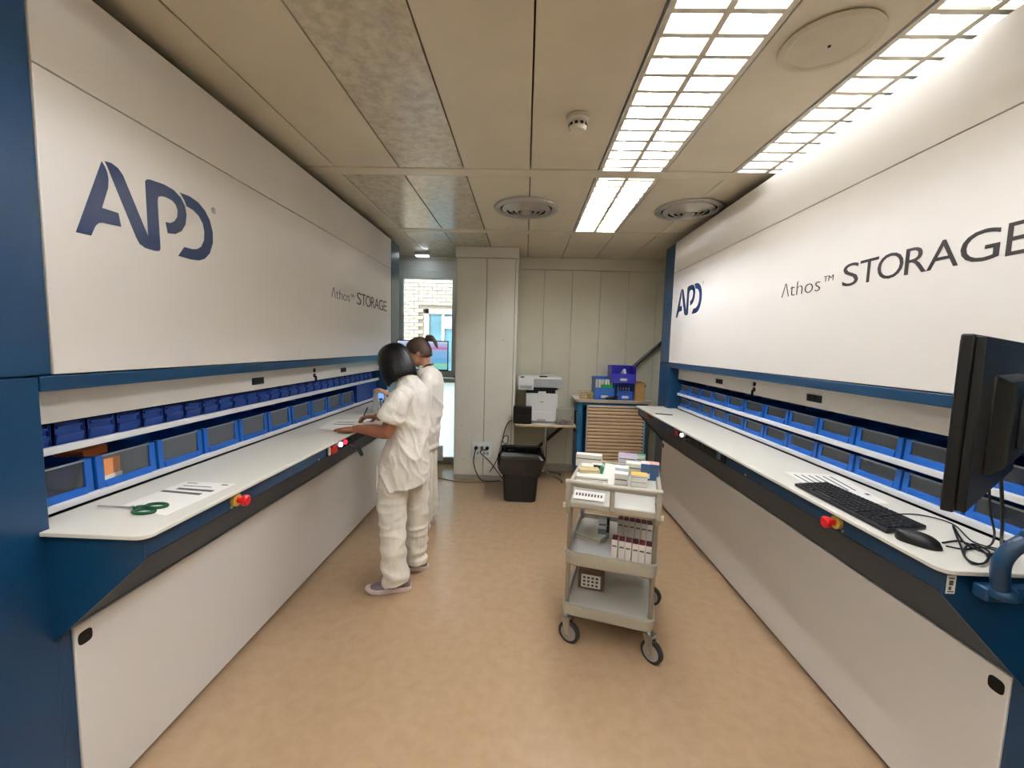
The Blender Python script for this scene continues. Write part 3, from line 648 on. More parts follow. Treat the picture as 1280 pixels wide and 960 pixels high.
# cables hanging from the right monitor
cable('cable', 'left of two black cables hanging below the right monitor', [tuple(at(1236, 596, Y=.98)), tuple(at(1238, 640, Y=1.03)), tuple(at(1243, 668, Y=1.09)), zc_(1236, 684), zc_(1212, 687)], .0026)
cable('cable', 'right of two black cables hanging below the right monitor', [tuple(at(1251, 596, Y=.99)), tuple(at(1253, 640, Y=1.03)), tuple(at(1252, 672, Y=1.10)), zc_(1250, 690), zc_(1235, 696)], .0036)
t = thing('rating_label', 'small white printed sticker on the right counter end', 'sticker', (1.205, 1.141, .975))
MB().box(1.193, 1.217, 1.1412, 1.1425, .945, .998).build('sticker', M_paper, t)
for z0, z1, x0, x1 in ((.950, .953, 1.197, 1.213), (.956, .966, 1.199, 1.206), (.970, .984, 1.199, 1.210), (.988, .992, 1.197, 1.212)): MB().box(x0, x1, 1.1404, 1.1412, z0, z1).build('print_mark', M_ink, t)

# ================================================================== BACK OF THE ROOM
# waste bin with bag
bx, by = -.01, 4.30
t = thing('waste_bin', 'black waste bin lined with a black plastic bag', 'bin', (bx, by, 0))
def rrect(cx, cy, z, a, b, r=.04, n=5):
    out = []
    for sx, sy, a0 in ((1, 1, 0), (-1, 1, 90), (-1, -1, 180), (1, -1, 270)):
        for k in range(n+1):
            q = math.radians(a0+90*k/n); out.append(Vector((cx+sx*(a-r)+r*math.cos(q), cy+sy*(b-r)+r*math.sin(q), z)))
    return out
MB().loft([rrect(bx, by, 0, .155, .13), rrect(bx, by, .01, .165, .14), rrect(bx, by, .47, .20, .17), rrect(bx, by, .475, .19, .16), rrect(bx, by, .02, .15, .125)]).build('tub', mat('black_bin_plastic', '#0d0d0e', .45), t, smooth=True)
M_bag = mat('black_bag', '#0a0a0b', .22, spec=.6)
rs = []
for i, (z, g) in enumerate(((.30, .006), (.35, .018), (.41, .028), (.47, .032), (.51, .026), (.53, .008), (.51, -.012), (.44, -.018), (.34, -.025))):
    base = rrect(bx, by, z, .205+g, .175+g, .05, 16); R2 = []
    for k, v in enumerate(base):
        nn = noise.noise(Vector((v.x*16, v.y*16, i*.8)))*.034 + noise.noise(Vector((v.x*45+9, v.y*45, i*1.3)))*.016; d = Vector((v.x-bx, v.y-by, 0)).normalized()
        dz = noise.noise(Vector((v.x*9, v.y*9, 3)))*(.06 if i == 0 else .012 if i < 6 else 0)
        R2.append(v + d*nn*(1 if i < 6 else .3) + Vector((0, 0, dz)))
    rs.append(R2)
MB().loft(rs, cap=False).build('bag', M_bag, t, smooth=True)
# low table with printer
tx0, tx1, ty0, ty1, tz = -.088, .60, 4.66, 5.24, .72
t = thing('side_table', 'small white-topped table on a chrome pedestal by the pillar', 'table', ((tx0+tx1)/2, (ty0+ty1)/2, 0))
MB().box(tx0, tx1, ty0, ty1, tz-.025, tz).build('table_top', mat('pale_table_top', '#d9d0c0', .4), t, bevel=.004)
MB().box(tx0-.001, tx1+.001, ty0-.002, ty1+.001, tz-.024, tz-.003).build('edge_band', mat('beech_edge', '#b59a74', .5), t)
tcx, tcy = .275, 4.98
MB().tube([(tcx, tcy, .05), (tcx, tcy, tz-.025)], .024, 16).build('column', mat('chrome', '#cfcfd0', .12, metal=1), t, smooth=True)
for a in (35, 145, 215, 325):
    q = math.radians(a); d = Vector((math.cos(q), math.sin(q), 0)); c = Vector((tcx, tcy, 0))
    MB().tube([c+Vector((0, 0, .10)), c+d*.06+Vector((0, 0, .075)), c+d*.26+Vector((0, 0, .02))], [.02, .018, .012], 10).build('foot', MATS['chrome'], t, smooth=True)
    MB().lathe([(.012, 0), (.013, .012), (.008, .014)], c+d*.255, n=12).build('glide', M_dark, t)
t = thing('printer', 'white laser printer with grey scanner top on the table', 'printer', (.27, 4.95, tz))
M_pw = mat('printer_white', '#dbdbd8', .4, var=.01); M_pg = mat('printer_grey', '#9fa4a6', .4)
pf = 4.79
px0, px1 = at(657, 510, Y=pf).x, at(697, 510, Y=pf).x
zt = at(677, 492, Y=pf).z; zs = at(660, 487, Y=pf).z; zs1 = at(660, 471, Y=pf).z
MB().box(px0, px1, pf, pf+.38, tz+.012, zt).build('body', M_pw, t, bevel=.008)
MB().box(px0+.01, px1-.01, pf-.003, pf+.01, tz+.02, tz+.13).build('paper_tray', M_pw, t, bevel=.003)
MB().box((px0+px1)/2-.05, (px0+px1)/2+.05, pf-.008, pf, tz+.024, tz+.045).build('tray_handle', M_pg, t, bevel=.002)
MB().box((px0+px1)/2-.02, (px0+px1)/2+.02, pf-.0015, pf+.001, zt-.10, zt-.092).build('badge', M_ink, t)
MB().box((px0+px1)/2-.045, (px0+px1)/2+.045, pf-.004, pf+.03, zt-.03, zt+.025).build('front_latch', M_pw, t, bevel=.004)
MB().box(px0, px1, pf+.03, pf+.37, zt, zs+.005).build('output_bay', M_dark, t)
MB().box(px1-.03, px1, pf+.01, pf+.37, zt, zs).build('support', M_pw, t, bevel=.003)
sx0, sx1 = at(648, 480, Y=pf-.03).x, at(703, 480, Y=pf-.03).x
MB().box(sx0, sx1, pf-.03, pf+.36, zs+.03, zs1-.02).build('scanner', M_pg, t, bevel=.006)
MB().box(sx0+.01, sx1-.01, pf-.02, pf+.35, zs1-.02, zs1).build('scanner_lid', M_pw, t, bevel=.006)
MB().prism([(sx0, pf-.035, zs-.0), (sx0, pf-.035, zs1-.012), (sx0, pf+.05, zs1+.012), (sx0, pf+.05, zs+.0)], (.175, 0, 0)).build('control_panel', M_pw, t, bevel=.004)
MB().box(sx0+.02, sx0+.155, pf-.0365, pf-.034, zs+.012, zs+.05).build('key_pad', M_pg, t)
MB().obox((sx0+.045, pf-.03, zs1-.01), .04, .003, .018, 0, -.8).build('display', M_dark, t)
MB().obox((sx0+.30, pf+.12, zs1+.012), .16, .20, .006, 0, .0, -.35).build('feeder_tray', M_pw, t, bevel=.002)
MB().obox((sx0+.285, pf+.02, zs1-.006), .09, .05, .02, 0).build('feeder_slot', M_dark, t, bevel=.003)
a = at(641, 527, Y=4.70); b = at(665, 508, Y=4.70)
t = thing('label_printer', 'small black box-shaped device beside the white printer', 'device', ((a.x+b.x)/2, 4.76, tz))
MB().box(a.x+.004, b.x, 4.67, 4.75, tz+.004, b.z).build('body', M_dark, t, bevel=.01)
MB().box(a.x+.03, b.x-.03, 4.667, 4.68, tz+.09, tz+.10).build('slot', M_void, t)
MB().box(a.x+.02, b.x-.02, 4.68, 4.74, tz, tz+.005).build('rubber_base', M_dark, t)
a = at(696, 528, Y=4.70); b = at(718, 512, Y=4.70)
t = thing('plastic_tray', 'clear plastic tub with reddish packets on the printer table', 'tub', ((a.x+b.x)/2, 4.79, tz))
M_clr = pane_mat('clear_plastic', '#b8b2a4', .25, .2)
MB().box(a.x, b.x, 4.70, 4.705, tz+.003, b.z).box(a.x, b.x, 4.875, 4.88, tz+.003, b.z).box(a.x, a.x+.004, 4.705, 4.875, tz+.003, b.z).box(b.x-.004, b.x, 4.705, 4.875, tz+.003, b.z).box(a.x, b.x, 4.70, 4.88, tz, tz+.003).build('tub', M_clr, t)
for k in range(4):
    tag(MB().obox((a.x+.04+.04*k, 4.75+.03*(k % 2), tz+.004), .035, .06, .035+.01*(k % 2), .3*k).build('packet', mat('packet_%d' % k, ['#b4594a', '#a87a5a', '#c06a50', '#b59b7c'][k], .6), None, bevel=.003), ['dull red packet at the left in the clear tub', 'brown packet second in the clear tub', 'salmon packet third in the clear tub', 'beige packet at the right in the clear tub'][k], 'packet', 'packets in the clear tub')
# wall socket plate with plugs and leads
a, b = at(590, 552, Y=4.815), at(615, 572, Y=4.815)
t = thing('wall_socket', 'white wall socket plate with two black plugs on the pillar', 'socket', ((a.x+b.x)/2, 4.81, (a.z+b.z)/2))
MB().box(a.x, b.x, 4.797, 4.815, b.z, a.z).build('plate', M_wht, t, bevel=.004)
cz = (a.z+b.z)/2; wz = b.x-a.x
for k, u in enumerate((.22, .5, .76)):
    s_ = MB().lathe([(.027, 0), (.027, -.004), (.022, -.004), (.021, .002)], (a.x+wz*u, 4.797, cz+.025), 'Y', 20).build('socket_ring', M_det, t, smooth=True)
    if k != 1: MB().lathe([(.019, 0), (.019, -.03), (.012, -.045)], (a.x+wz*u, 4.797, cz+.025), 'Y', 16).build('plug', M_dark, s_, smooth=True)
for k, u in enumerate((.3, .62, .78)): MB().box(a.x+wz*u-.012, a.x+wz*u+.012, 4.794, 4.798, cz-.055, cz-.025).build('data_port', M_pg, t)
P1 = (a.x+wz*.22, 4.75, cz+.02); P2 = (a.x+wz*.76, 4.75, cz+.02)
cable('cable', 'black lead from the left plug hanging down the pillar', [P1, tuple(at(592, 577, Y=4.76)), tuple(at(596, 592, Y=4.76)), tuple(at(604, 601, Y=4.70)), tuple(at(625, 601, Y=4.62))], .006)
cable('cable', 'black lead from the right plug crossing to the bin', [P2, tuple(at(600, 565, Y=4.74)), tuple(at(612, 577, Y=4.72)), tuple(at(622, 590, Y=4.66)), tuple(at(628, 598, Y=4.6))], .006)
cable('cable', 'black looped lead hanging from the small black device', [tuple(at(640, 525, Y=4.72)), tuple(at(634, 530, Y=4.70)), tuple(at(629, 545, Y=4.70)), tuple(at(629, 553, Y=4.69)), tuple(at(634, 554, Y=4.69)), tuple(at(635, 546, Y=4.69)), tuple(at(630, 546, Y=4.68)), tuple(at(625, 560, Y=4.68)), tuple(at(621, 575, Y=4.66)), tuple(at(612, 590, Y=4.66))], .005)
cable('cable', 'grey floor cable running from the pillar to behind the women', [tuple(at(628, 602, Z=.008)), tuple(at(600, 603, Z=.008)), tuple(at(575, 602, Z=.008)), tuple(at(552, 598, Z=.008)), tuple(at(540, 592, Z=.008))], .006, mat('grey_cable', '#6d675c', .5))
# dark tube running up the back wall
p0, p1 = at(668, 563, Y=5.27), at(850, 409, Y=5.27)
tag(MB().tube([p0, p1], .022, 12).build('wall_tube', mat('dark_tube', '#2a2a2e', .4), None, smooth=True), 'dark tube running diagonally up the back wall behind the cart', 'tube')

# blue cart with roller front
cx0, cx1, cy0, cy1 = .645, 1.47, 4.90, 5.27
t = thing('supply_cart', 'blue supply cart with a beige slatted roller front', 'cart', ((cx0+cx1)/2, 5.08, 0))
M_cart = mat('blue_cart_body', '#15638f', .35)
MB().box(cx0, cx0+.06, cy0, cy1, .12, .965).box(cx1-.06, cx1, cy0, cy1, .12, .965).box(cx0+.06, cx1-.06, cy1-.02, cy1, .12, .965).box(cx0+.06, cx1-.06, cy0, cy1, .12, .16).box(cx0+.06, cx1-.06, cy0-.002, cy1, .925, .965).build('body', M_cart, t, bevel=.012)
a, b = at(735, 510, Y=cy0).x, at(806, 510, Y=cy0).x
MB().box(a-.012, b+.012, cy0-.006, cy0+.01, .908, .935).build('roller_rail', mat('cream_rail', '#e0d6c0', .4), t, bevel=.004)
M_slat = mat('beige_slat', '#d3b48c', .45, var=.05); me = None
for k in range(18):
    z = .862-.0415*k
    if me is None:
        o = MB().prism([(a, cy0+.014, 0), (a, cy0-.002, .006), (a, cy0-.004, .024), (a, cy0+.002, .0345), (a, cy0+.014, .0345)], (b-a, 0, 0)).build('slat', M_slat, t, world=False); me = o.data
        me.transform(Matrix.Translation(-Vector(((cx0+cx1)/2, 5.08, 0))))
    else: o = put('slat', me, t)
    o.location = (0, 0, z)
MB().box(a, b, cy0+.014, cy0+.02, .13, .91).build('roller_back', mat('brown_backing', '#5c4630', .7), t)  # brown sheet that shows between the slats
for s in (0, 1): MB().box((a-.014, b)[s], (a, b+.014)[s], cy0-.008, cy0+.012, .13, .91).build('guide_rail', mat('grey_guide', '#a9b3b5', .4), t, bevel=.003)
MB().loft([rrect((cx0+cx1)/2, 5.07, .966, .44, .205, .06), rrect((cx0+cx1)/2, 5.07, 1.0, .455, .22, .06), rrect((cx0+cx1)/2, 5.07, 1.004, .45, .215, .06), rrect((cx0+cx1)/2, 5.07, .985, .43, .195, .05)]).build('top_tray', mat('cream_tray', '#d8cfba', .4), t, smooth=True)
for sx in (cx0+.06, cx1-.06):
    for sy in (cy0+.06, cy1-.06):
        q = MB().lathe([(.05, -.012), (.05, .012)], (sx, sy, .05), 'X', 18).build('castor_wheel', M_dark, t, smooth=True)
        MB().box(sx-.02, sx+.02, sy-.02, sy+.02, .06, .125).build('castor_fork', M_steel, q, bevel=.003)
MB().tube([(cx0-.022, cy0+.04, .60), (cx0-.022, cy0+.03, .86)], .012, 10).tube([(cx0-.022, cy0+.04, .62), (cx0+.005, cy0+.04, .62)], .01, 8).tube([(cx0-.022, cy0+.03, .85), (cx0+.005, cy0+.03, .85)], .01, 8).build('handle', M_dark, t, smooth=True)
ZQ = .986
def open_bin(label, p0, p1, yf, depth, z, hexc, group='open blue bins on the cart'):
    a, b = at(*p0, Y=yf), at(*p1, Y=yf); x0, x1 = a.x, b.x; h = max(abs(a.z-b.z), .06)
    t = thing('open_bin', label, 'storage bin', ((x0+x1)/2, yf+depth/2, z), 0, group)
    m = mat('bin_'+hexc, '#'+hexc, .35); e = .005
    MB().box(x0, x1, yf, yf+depth, z+.001, z+.006).box(x0, x0+e, yf, yf+depth, z+.004, z+h).box(x1-e, x1, yf, yf+depth, z+.004, z+h).box(x0+e, x1-e, yf+depth-e, yf+depth, z+.004, z+h).prism([(x0+e, yf, z+.004), (x0+e, yf+e, z+.004), (x0+e, yf+.03, z+h*.55), (x0+e, yf+.025, z+h*.55)], (x1-x0-2*e, 0, 0)).build('tub', m, t, bevel=.002)
    MB().box(x0-.004, x1+.004, yf+.06, yf+depth+.004, z+h-.012, z+h).build('rim', m, t, bevel=.002) if 0 else None
    MB().box((x0+x1)/2-.04, (x0+x1)/2+.04, yf-.002, yf+.004, z+.03, z+.06).build('label_card', M_paper, t)
    return x0, x1, h
x0, x1, h = open_bin('blue open bin holding upright white folders and a green pack', (743, 495), (770, 467), 4.93, .24, ZQ, '1c5cae')
for k in range(6):
    tag(MB().obox((x0+.035+k*.036, 5.08, ZQ+.0065), .020, .14, .235, 0).build('folder', M_paper, None, bevel=.001), '%s white folder from the left in the blue cart bin' % ORD[k], 'folder', 'white folders in the cart bin')
tag(MB().box(x0+.085, x1-.02, 4.968, 5.005, ZQ+.0065, ZQ+.185).build('green_pack', mat('green_pack', '#1e9a3c', .5), None, bevel=.004), 'green pack in front of white folders in the cart bin', 'pack')
x0, x1, h = open_bin('blue open bin of small bottles under the purple bin', (771, 495), (793, 474), 4.95, .22, ZQ, '1c50b0')
for k in range(5):
    t = thing('vial', '%s grey vial from the left in the lower cart bin' % ORD[k], 'vial', (x0+.03+.034*k, 5.06, ZQ+.0065), 0, 'vials in the lower cart bin')
    MB().lathe([(.013, 0), (.013, .10), (.007, .115), (.007, .12)], (x0+.03+.034*k, 5.06, ZQ+.0065), n=12).build('glass', mat('grey_vial', '#8b8f96', .2), t, smooth=True)
    MB().lathe([(.009, .12), (.009, .145)], (x0+.03+.034*k, 5.06, ZQ+.0065), n=12).build('cap', mat('vial_cap', '#d6d3cc', .4), t, smooth=True)
z3 = ZQ+h+.003
x0, x1, h3 = open_bin('purple-blue open bin stacked on top of the lower bin', (764, 477), (796, 456), 4.94, .24, z3, '2420a0')
for k in range(3): tag(MB().obox((x0+.14+.045*k, 5.05, z3+.012), .03, .10, .05+.10*(k % 2), .4*k-.3, -.5).build('packet', M_paper, None, bevel=.002), '%s white packet from the left in the purple bin' % ORD[k], 'packet', 'white packets in the purple bin')
a, b = at(793, 494, Y=4.99), at(806, 479, Y=4.99)
t = thing('cardboard_box', 'small open cardboard box beside the purple bin stack', 'box', ((a.x+b.x)/2, 5.05, ZQ))
M_cb = mat('cardboard', '#a67f45', .7)
MB().box(a.x, b.x, 4.99, 4.994, ZQ, b.z).box(a.x, b.x, 5.116, 5.12, ZQ, b.z+.01).box(a.x, a.x+.004, 4.994, 5.116, ZQ, b.z).box(b.x-.004, b.x, 4.994, 5.116, ZQ, b.z).box(a.x, b.x, 4.99, 5.12, ZQ-.0, ZQ+.004).build('box', M_cb, t)
MB().prism([(b.x-.002, 4.99, b.z), (b.x+.02, 4.99, b.z-.05), (b.x+.022, 4.99, b.z-.048), (b.x, 4.99, b.z+.002)], (0, .13, 0)).build('flap', M_cb, t)
a, b = at(725, 496, Y=4.97), at(742, 483, Y=4.97)
t = thing('wire_basket', 'small straw-coloured basket at the left end of the cart top', 'basket', ((a.x+b.x)/2, 5.05, ZQ))
M_str = mat('straw', '#b59c63', .6)
for k in range(4):
    z = ZQ+.004+k*.028; g = .008*k; x0, x1 = a.x+.01-g*.4, b.x-.01+g*.4
    MB().tube([(x0, 4.98-g, z), (x1, 4.98-g, z), (x1, 5.12, z), (x0, 5.12, z), (x0, 4.98-g, z)], .0045, 6).build('hoop', M_str, t)
for k in range(7): MB().tube([(a.x+.012+k*(b.x-a.x-.024)/6, 4.98, ZQ+.004), (a.x+.006+k*(b.x-a.x-.012)/6, 4.955, ZQ+.09)], .004, 6).build('stave', M_str, t)
MB().box(a.x+.01, b.x-.01, 4.98, 5.12, ZQ, ZQ+.004).build('floor_mat', M_str, t)
tag(MB().obox((at(740, 486, Y=5.02).x-.01, 5.03, ZQ+.0045), .06, .07, .065, .3).build('packet', mat('straw_packet', '#cdbb8e', .6), None, bevel=.004), 'pale packet lying in the straw-coloured basket', 'packet')
a, b = at(757, 497, Y=4.905), at(773, 491, Y=4.905)
t = thing('stapler', 'black stapler lying at the front edge of the cart top', 'stapler', ((a.x+b.x)/2, 4.90, ZQ+.012))
MB().box(a.x, b.x, 4.885, 4.92, ZQ+.0185, ZQ+.026).build('base', M_dark, t, bevel=.003)
MB().prism([(a.x, 4.885, ZQ+.028), (b.x, 4.885, ZQ+.042), (b.x-.01, 4.885, ZQ+.065), (a.x, 4.885, ZQ+.042)], (0, .035, 0)).build('lever', M_dark, t, bevel=.004)

# ================================================================== TROLLEY
TR = (.545, 2.345, 0); TA = math.radians(-16)
t = thing('trolley', 'beige three-tier plastic trolley with steel posts in the aisle', 'trolley', TR, TA)
TM_ = BASE[t.name]
M_tr = mat('beige_trolley_plastic', '#a8a190', .45, var=.03); M_tr2 = mat('pale_tray_surface', '#bcbab0', .4, var=.03)
HX, HY = .235, .285
def tray(z, h, y0, nm):
    yc, hy = (y0+HY)/2, (HY-y0)/2
    q = MB().loft([rrect(0, yc, z-h, HX-.012, hy-.012, .04), rrect(0, yc, z-h+.012, HX, hy, .045), rrect(0, yc, z, HX+.004, hy+.004, .045), rrect(0, yc, z, HX-.014, hy-.014, .035), rrect(0, yc, z-.028, HX-.02, hy-.02, .03)]).build(nm, M_tr, t, world=False, smooth=True)
    MB().loft([rrect(0, yc, z-.0285, HX-.019, hy-.019, .03), rrect(0, yc, z-.026, HX-.019, hy-.019, .03)]).build('tray_mat', M_tr2, q, world=False)
tray(.225, .065, -HY, 'bottom_tray'); tray(.52, .075, -HY, 'middle_tray'); tray(.875, .05, -.205, 'top_tray')
for sx in (-1, 1):
    for sy in (-1, 1):
        yy = sy*(HY-.03) if sy > 0 else -.215
        MB().tube([(sx*(HX-.018), sy*(HY-.035), .17), (sx*(HX-.018), sy*(HY-.035) + (.0 if sy > 0 else .012), .83)], .012, 10).build('post', mat('post_steel', '#9c958a', .35, metal=.8), t, world=False, smooth=True)
        xx, yw = sx*(HX-.02), sy*(HY-.03)-.01
        Mc = Matrix.Translation((xx, yw+.01, 0)) @ Matrix.Rotation({(-1, -1): 1.25, (1, -1): 1.0, (-1, 1): .6, (1, 1): 1.3}[(sx, sy)], 4, 'Z')
        q = MB().lathe([(.026, -.012), (.05, -.013), (.060, -.010), (.060, .010), (.05, .013), (.026, .012)], (0, -.022, .060), 'X', 28).xf(Mc).build('castor_wheel', mat('dark_tyre', '#2a2624', .6), t, world=False, smooth=True)
        MB().lathe([(.044, -.0142), (.045, .0142)], (0, -.022, .060), 'X', 24).xf(Mc).build('castor_hub', mat('grey_hub', '#9a938c', .4), q, world=False, smooth=True)
        MB().prism([(-.021, -.034, .05), (-.021, -.010, .05), (-.021, .02, .14), (-.021, -.03, .14)], (.004, 0, 0)).prism([(.017, -.034, .05), (.017, -.010, .05), (.017, .02, .14), (.017, -.03, .14)], (.004, 0, 0)).box(-.021, .021, -.03, .02, .135, .148).lathe([(.014, .145), (.014, .17)], (0, 0, 0), n=14).xf(Mc).build('castor_fork', M_steel, q, world=False)
# handle frame at the front
MB().tube([(-HX-.004, -HY-.005, .905), (0, -HY-.02, .905), (HX+.004, -HY-.005, .905)], .013, 12).build('handle_bar', M_tr, t, world=False, smooth=True)
for sx in (-1, 1):
    MB().prism([(sx*(HX-.024), -HY-.018, .90), (sx*(HX-.024), -HY-.01, .765), (sx*(HX-.024), -HY+.03, .72), (sx*(HX-.024), -.20, .80), (sx*(HX-.024), -.20, .875), (sx*(HX-.024), -.25, .885)], (sx*.026, 0, 0)).build('handle_side', M_tr, t, world=False, bevel=.006)
    MB().box(sx*(HX+.002), sx*(HX+.016), -HY-.005, -HY+.012, .76, .785).build('side_clip', M_det, t, world=False, bevel=.003)
MB().prism([(-.012, -HY-.018, .90), (-.012, -HY-.012, .775), (-.012, -HY+.012, .77), (-.012, -HY+.006, .90)], (.024, 0, 0)).build('handle_centre', M_tr, t, world=False, bevel=.005)
MB().box(-HX+.02, HX-.02, -HY-.008, -HY+.008, .768, .80).build('handle_lower_rail', M_tr, t, world=False, bevel=.005)
MB().prism([(-HX+.025, -HY, .80), (-HX+.025, -HY+.004, .80), (-HX+.025, -.20, .855), (-HX+.025, -.20, .845)], (2*HX-.05, 0, 0)).build('front_shelf', M_tr2, t, world=False)
sl = MB().prism([(-HX+.035, -HY+.005, .815), (-HX+.035, -HY+.007, .8165), (-HX+.035, -.225, .8435), (-HX+.035, -.225, .842)], (.16, 0, 0)).build('card_strip', M_paper, t, world=False)
for k in range(9): MB().prism([(-HX+.045+.016*k, -HY+.025, .8265), (-HX+.045+.016*k, -.245, .8345), (-HX+.045+.016*k, -.245, .836), (-HX+.045+.016*k, -HY+.025, .828)], (.009, 0, 0)).build('print_mark', M_ink, sl, world=False)
def on_tr(px, py, z):
    p = at(px, py, Z=z); return p
ZTOP, ZMID, ZBOT = .8492, .4942, .1992
def tc(px, py, z, name, label, sx, sy, sz, body, top=None, stripe=None, rz=0, cat='carton', group='cartons on the trolley', dz=0):
    g = 1.25 if z == ZTOP else 1.05
    p = on_tr(px, py, z); return carton(name, label, cat, (p.x, p.y, z+.0005+dz*g), sx*g, sy*g, sz*g, TA+rz, body, top, stripe, group)
# top tier
tc(736, 582, ZTOP, 'medicine_carton', 'long white carton with pink dots at the back left of the trolley top', .13, .045, .06, 'ebe6da', 'efeae0', None, .05)
tc(734, 594, ZTOP, 'medicine_carton', 'small white carton in front of the long back carton', .055, .05, .05, 'e9e4d8', rz=.1)
tc(746, 593, ZTOP, 'medicine_carton', 'black and white striped carton beside the folded leaflet', .05, .035, .05, '2a2a2c', 'e6e2d8')
tc(757, 594, ZTOP, 'medicine_carton', 'green carton behind the folded leaflet', .05, .05, .045, '2f9066', '58b488')
tc(784, 583, ZTOP, 'medicine_carton', 'white and violet carton at the back of the trolley top', .09, .04, .065, 'e8e2ea', 'b793c9')
tc(799, 583, ZTOP, 'medicine_carton', 'green-topped carton at the back between violet and red ones', .055, .04, .06, 'dfe6dc', '3f8f5e')
tc(794, 594, ZTOP, 'medicine_carton', 'cream carton in the middle with a pink stripe', .09, .05, .06, 'e6dcc6', 'f0ece2', 'e8c9b4')
tc(806, 598, ZTOP, 'medicine_carton', 'left blue carton with a red and white top', .04, .055, .075, '3b5f86', 'e5d8d6', 'e9e6df')
tc(817, 599, ZTOP, 'medicine_carton', 'right blue carton with a red and white top', .042, .055, .075, '2f557d', 'd2a09c')
tc(775, 598, ZTOP, 'medicine_carton', 'white carton with a turquoise print in the middle', .075, .05, .055, 'dfe8e6', 'e9efec', '38a9c0')
tc(740, 602, ZTOP, 'medicine_carton', 'flat white carton at the front left of the trolley top', .14, .06, .03, 'eeeade', None, None, .1)
tc(736, 598, ZTOP, 'medicine_carton', 'yellowish flat pack lying on the front left carton', .09, .05, .015, 'd8c9a0', 'c9b27c', None, .3, dz=.0315)
tc(776, 611, ZTOP, 'medicine_carton', 'white dotted carton standing at the front of the trolley', .055, .045, .07, 'e2ded6', 'efe9e4', 'c8c4bf')
for k in range(3):
    tc(798, 612, ZTOP, 'medicine_carton', ['bottom of three stacked white cartons at the trolley front', 'middle of three stacked white cartons at the trolley front', 'top one of three stacked cartons with an orange edge'][k], .07-.002*k, .05, .022, 'eae6dc', 'f0eadc' if k < 2 else 'e9b44a', None, .04*k, dz=k*.0235)
# folded leaflet
p = on_tr(760, 604, ZTOP); q = on_tr(770, 604, ZTOP); M3 = Euler((0, 0, TA+.5)).to_matrix()
lf = MB()
def L3(x, y, z): return p + M3 @ Vector((x, y, z+.001))
lf.add([L3(-.035, .025, 0), L3(.035, .0, 0), L3(.050, .030, .095), L3(.005, .055, .10)], [(0, 1, 2, 3)]).add([L3(-.045, -.035, 0), L3(.03, -.045, 0), L3(.050, .030, .095), L3(.005, .055, .10)], [(0, 1, 2, 3)])
o = lf.build('leaflet', M_paper, None); o.modifiers.new('solid', 'SOLIDIFY').thickness = .001
tag(o, 'white folded leaflet standing like a tent among the cartons', 'leaflet')
# middle tier
for r in range(2):
    for k in range(6):
        f = [(769, 703, 811, 712), (776, 676, 812, 683)][r]
        px = f[0] + (f[2]-f[0])*k/5; py = f[1] + (f[3]-f[1])*k/5
        tc(px-1, py-9, ZMID, 'medicine_carton', '%s carton from the left in the %s row of burgundy-topped cartons' % (ORD[k], ['front', 'rear'][r]), .0295, .062, .095, 'e6ddd2', '5a1420', None, random.uniform(-.04, .04), group='burgundy-topped cartons')
tc(741, 687, ZMID, 'tray_board', 'white board lying flat at the front of the middle shelf', .20, .16, .006, 'cfd0d0', None, None, .06, cat='board')
p = on_tr(738, 680, ZMID)
tc(740, 672, ZMID, 'flat_box', 'beige box lid lying at the back left of the middle shelf', .15, .12, .03, 'b9b6a4', 'c4c2b0', None, -.35, cat='lid')
t2 = tc(752, 676, ZMID, 'blister_pack', 'silver blister pack leaning on the beige lid', .045, .03, .10, 'c9ccd2', None, '6f747c', .1, cat='blister pack', dz=.0315)
tc(757, 671, ZMID, 'medicine_carton', 'small black carton behind the blister pack', .035, .03, .11, '222224', dz=.0)
tc(785, 663, ZMID, 'green_tray', 'flat dark green tray at the back of the middle shelf', .12, .05, .02, '2c6b5a', cat='tray')
tc(806, 664, ZMID, 'medicine_carton', 'orange and white carton at the back right of the middle shelf', .075, .05, .04, 'e8e2d6', 'f0e9df', 'd6452a', .15)
# bottom tier
t3 = tc(739, 731, ZBOT, 'cardboard_box', 'brown box with white printed panel on the bottom shelf', .14, .10, .10, '6e4f3e', None, None, .03, cat='box', group=None)
MB().box(-.055, .055, -.0540, -.0520, .012, .088).build('white_panel', M_paper, t3, world=False)
for r in range(3):
    for k in range(4): MB().box(-.045+.024*k, -.03+.024*k, -.0546, -.0538, .02+.022*r, .033+.022*r).build('print_mark', M_ink, t3, world=False)

# ================================================================== PEOPLE
def remeshed(mb, voxel, smooth=4, fold=None):
    me0 = mb.mesh('tmp'); o = bpy.data.objects.new('tmp', me0); C.objects.link(o)
    m = o.modifiers.new('r', 'REMESH'); m.mode = 'VOXEL'; m.voxel_size = voxel
    if smooth:
        s = o.modifiers.new('s', 'SMOOTH'); s.iterations = smooth; s.factor = .5
    bpy.context.view_layer.update()
    me = bpy.data.meshes.new_from_object(o.evaluated_get(bpy.context.evaluated_depsgraph_get()))
    bpy.data.objects.remove(o); bpy.data.meshes.remove(me0)
    if fold:
        nn = [v.normal.copy() for v in me.vertices]; cc = [v.co.copy() for v in me.vertices]
        flat = []
        for c, n in zip(cc, nn): flat += list(c + n*fold(c))
        me.vertices.foreach_set('co', flat); me.update()
    for p in me.polygons: p.use_smooth = True
    return me
def link_mesh(name, me, m, parent):
    me.transform(BASE[parent.name].inverted()); me.materials.clear(); me.materials.append(m)
    o = bpy.data.objects.new(name, me); C.objects.link(o); o.parent = parent; BASE[o.name] = BASE[parent.name]; return o
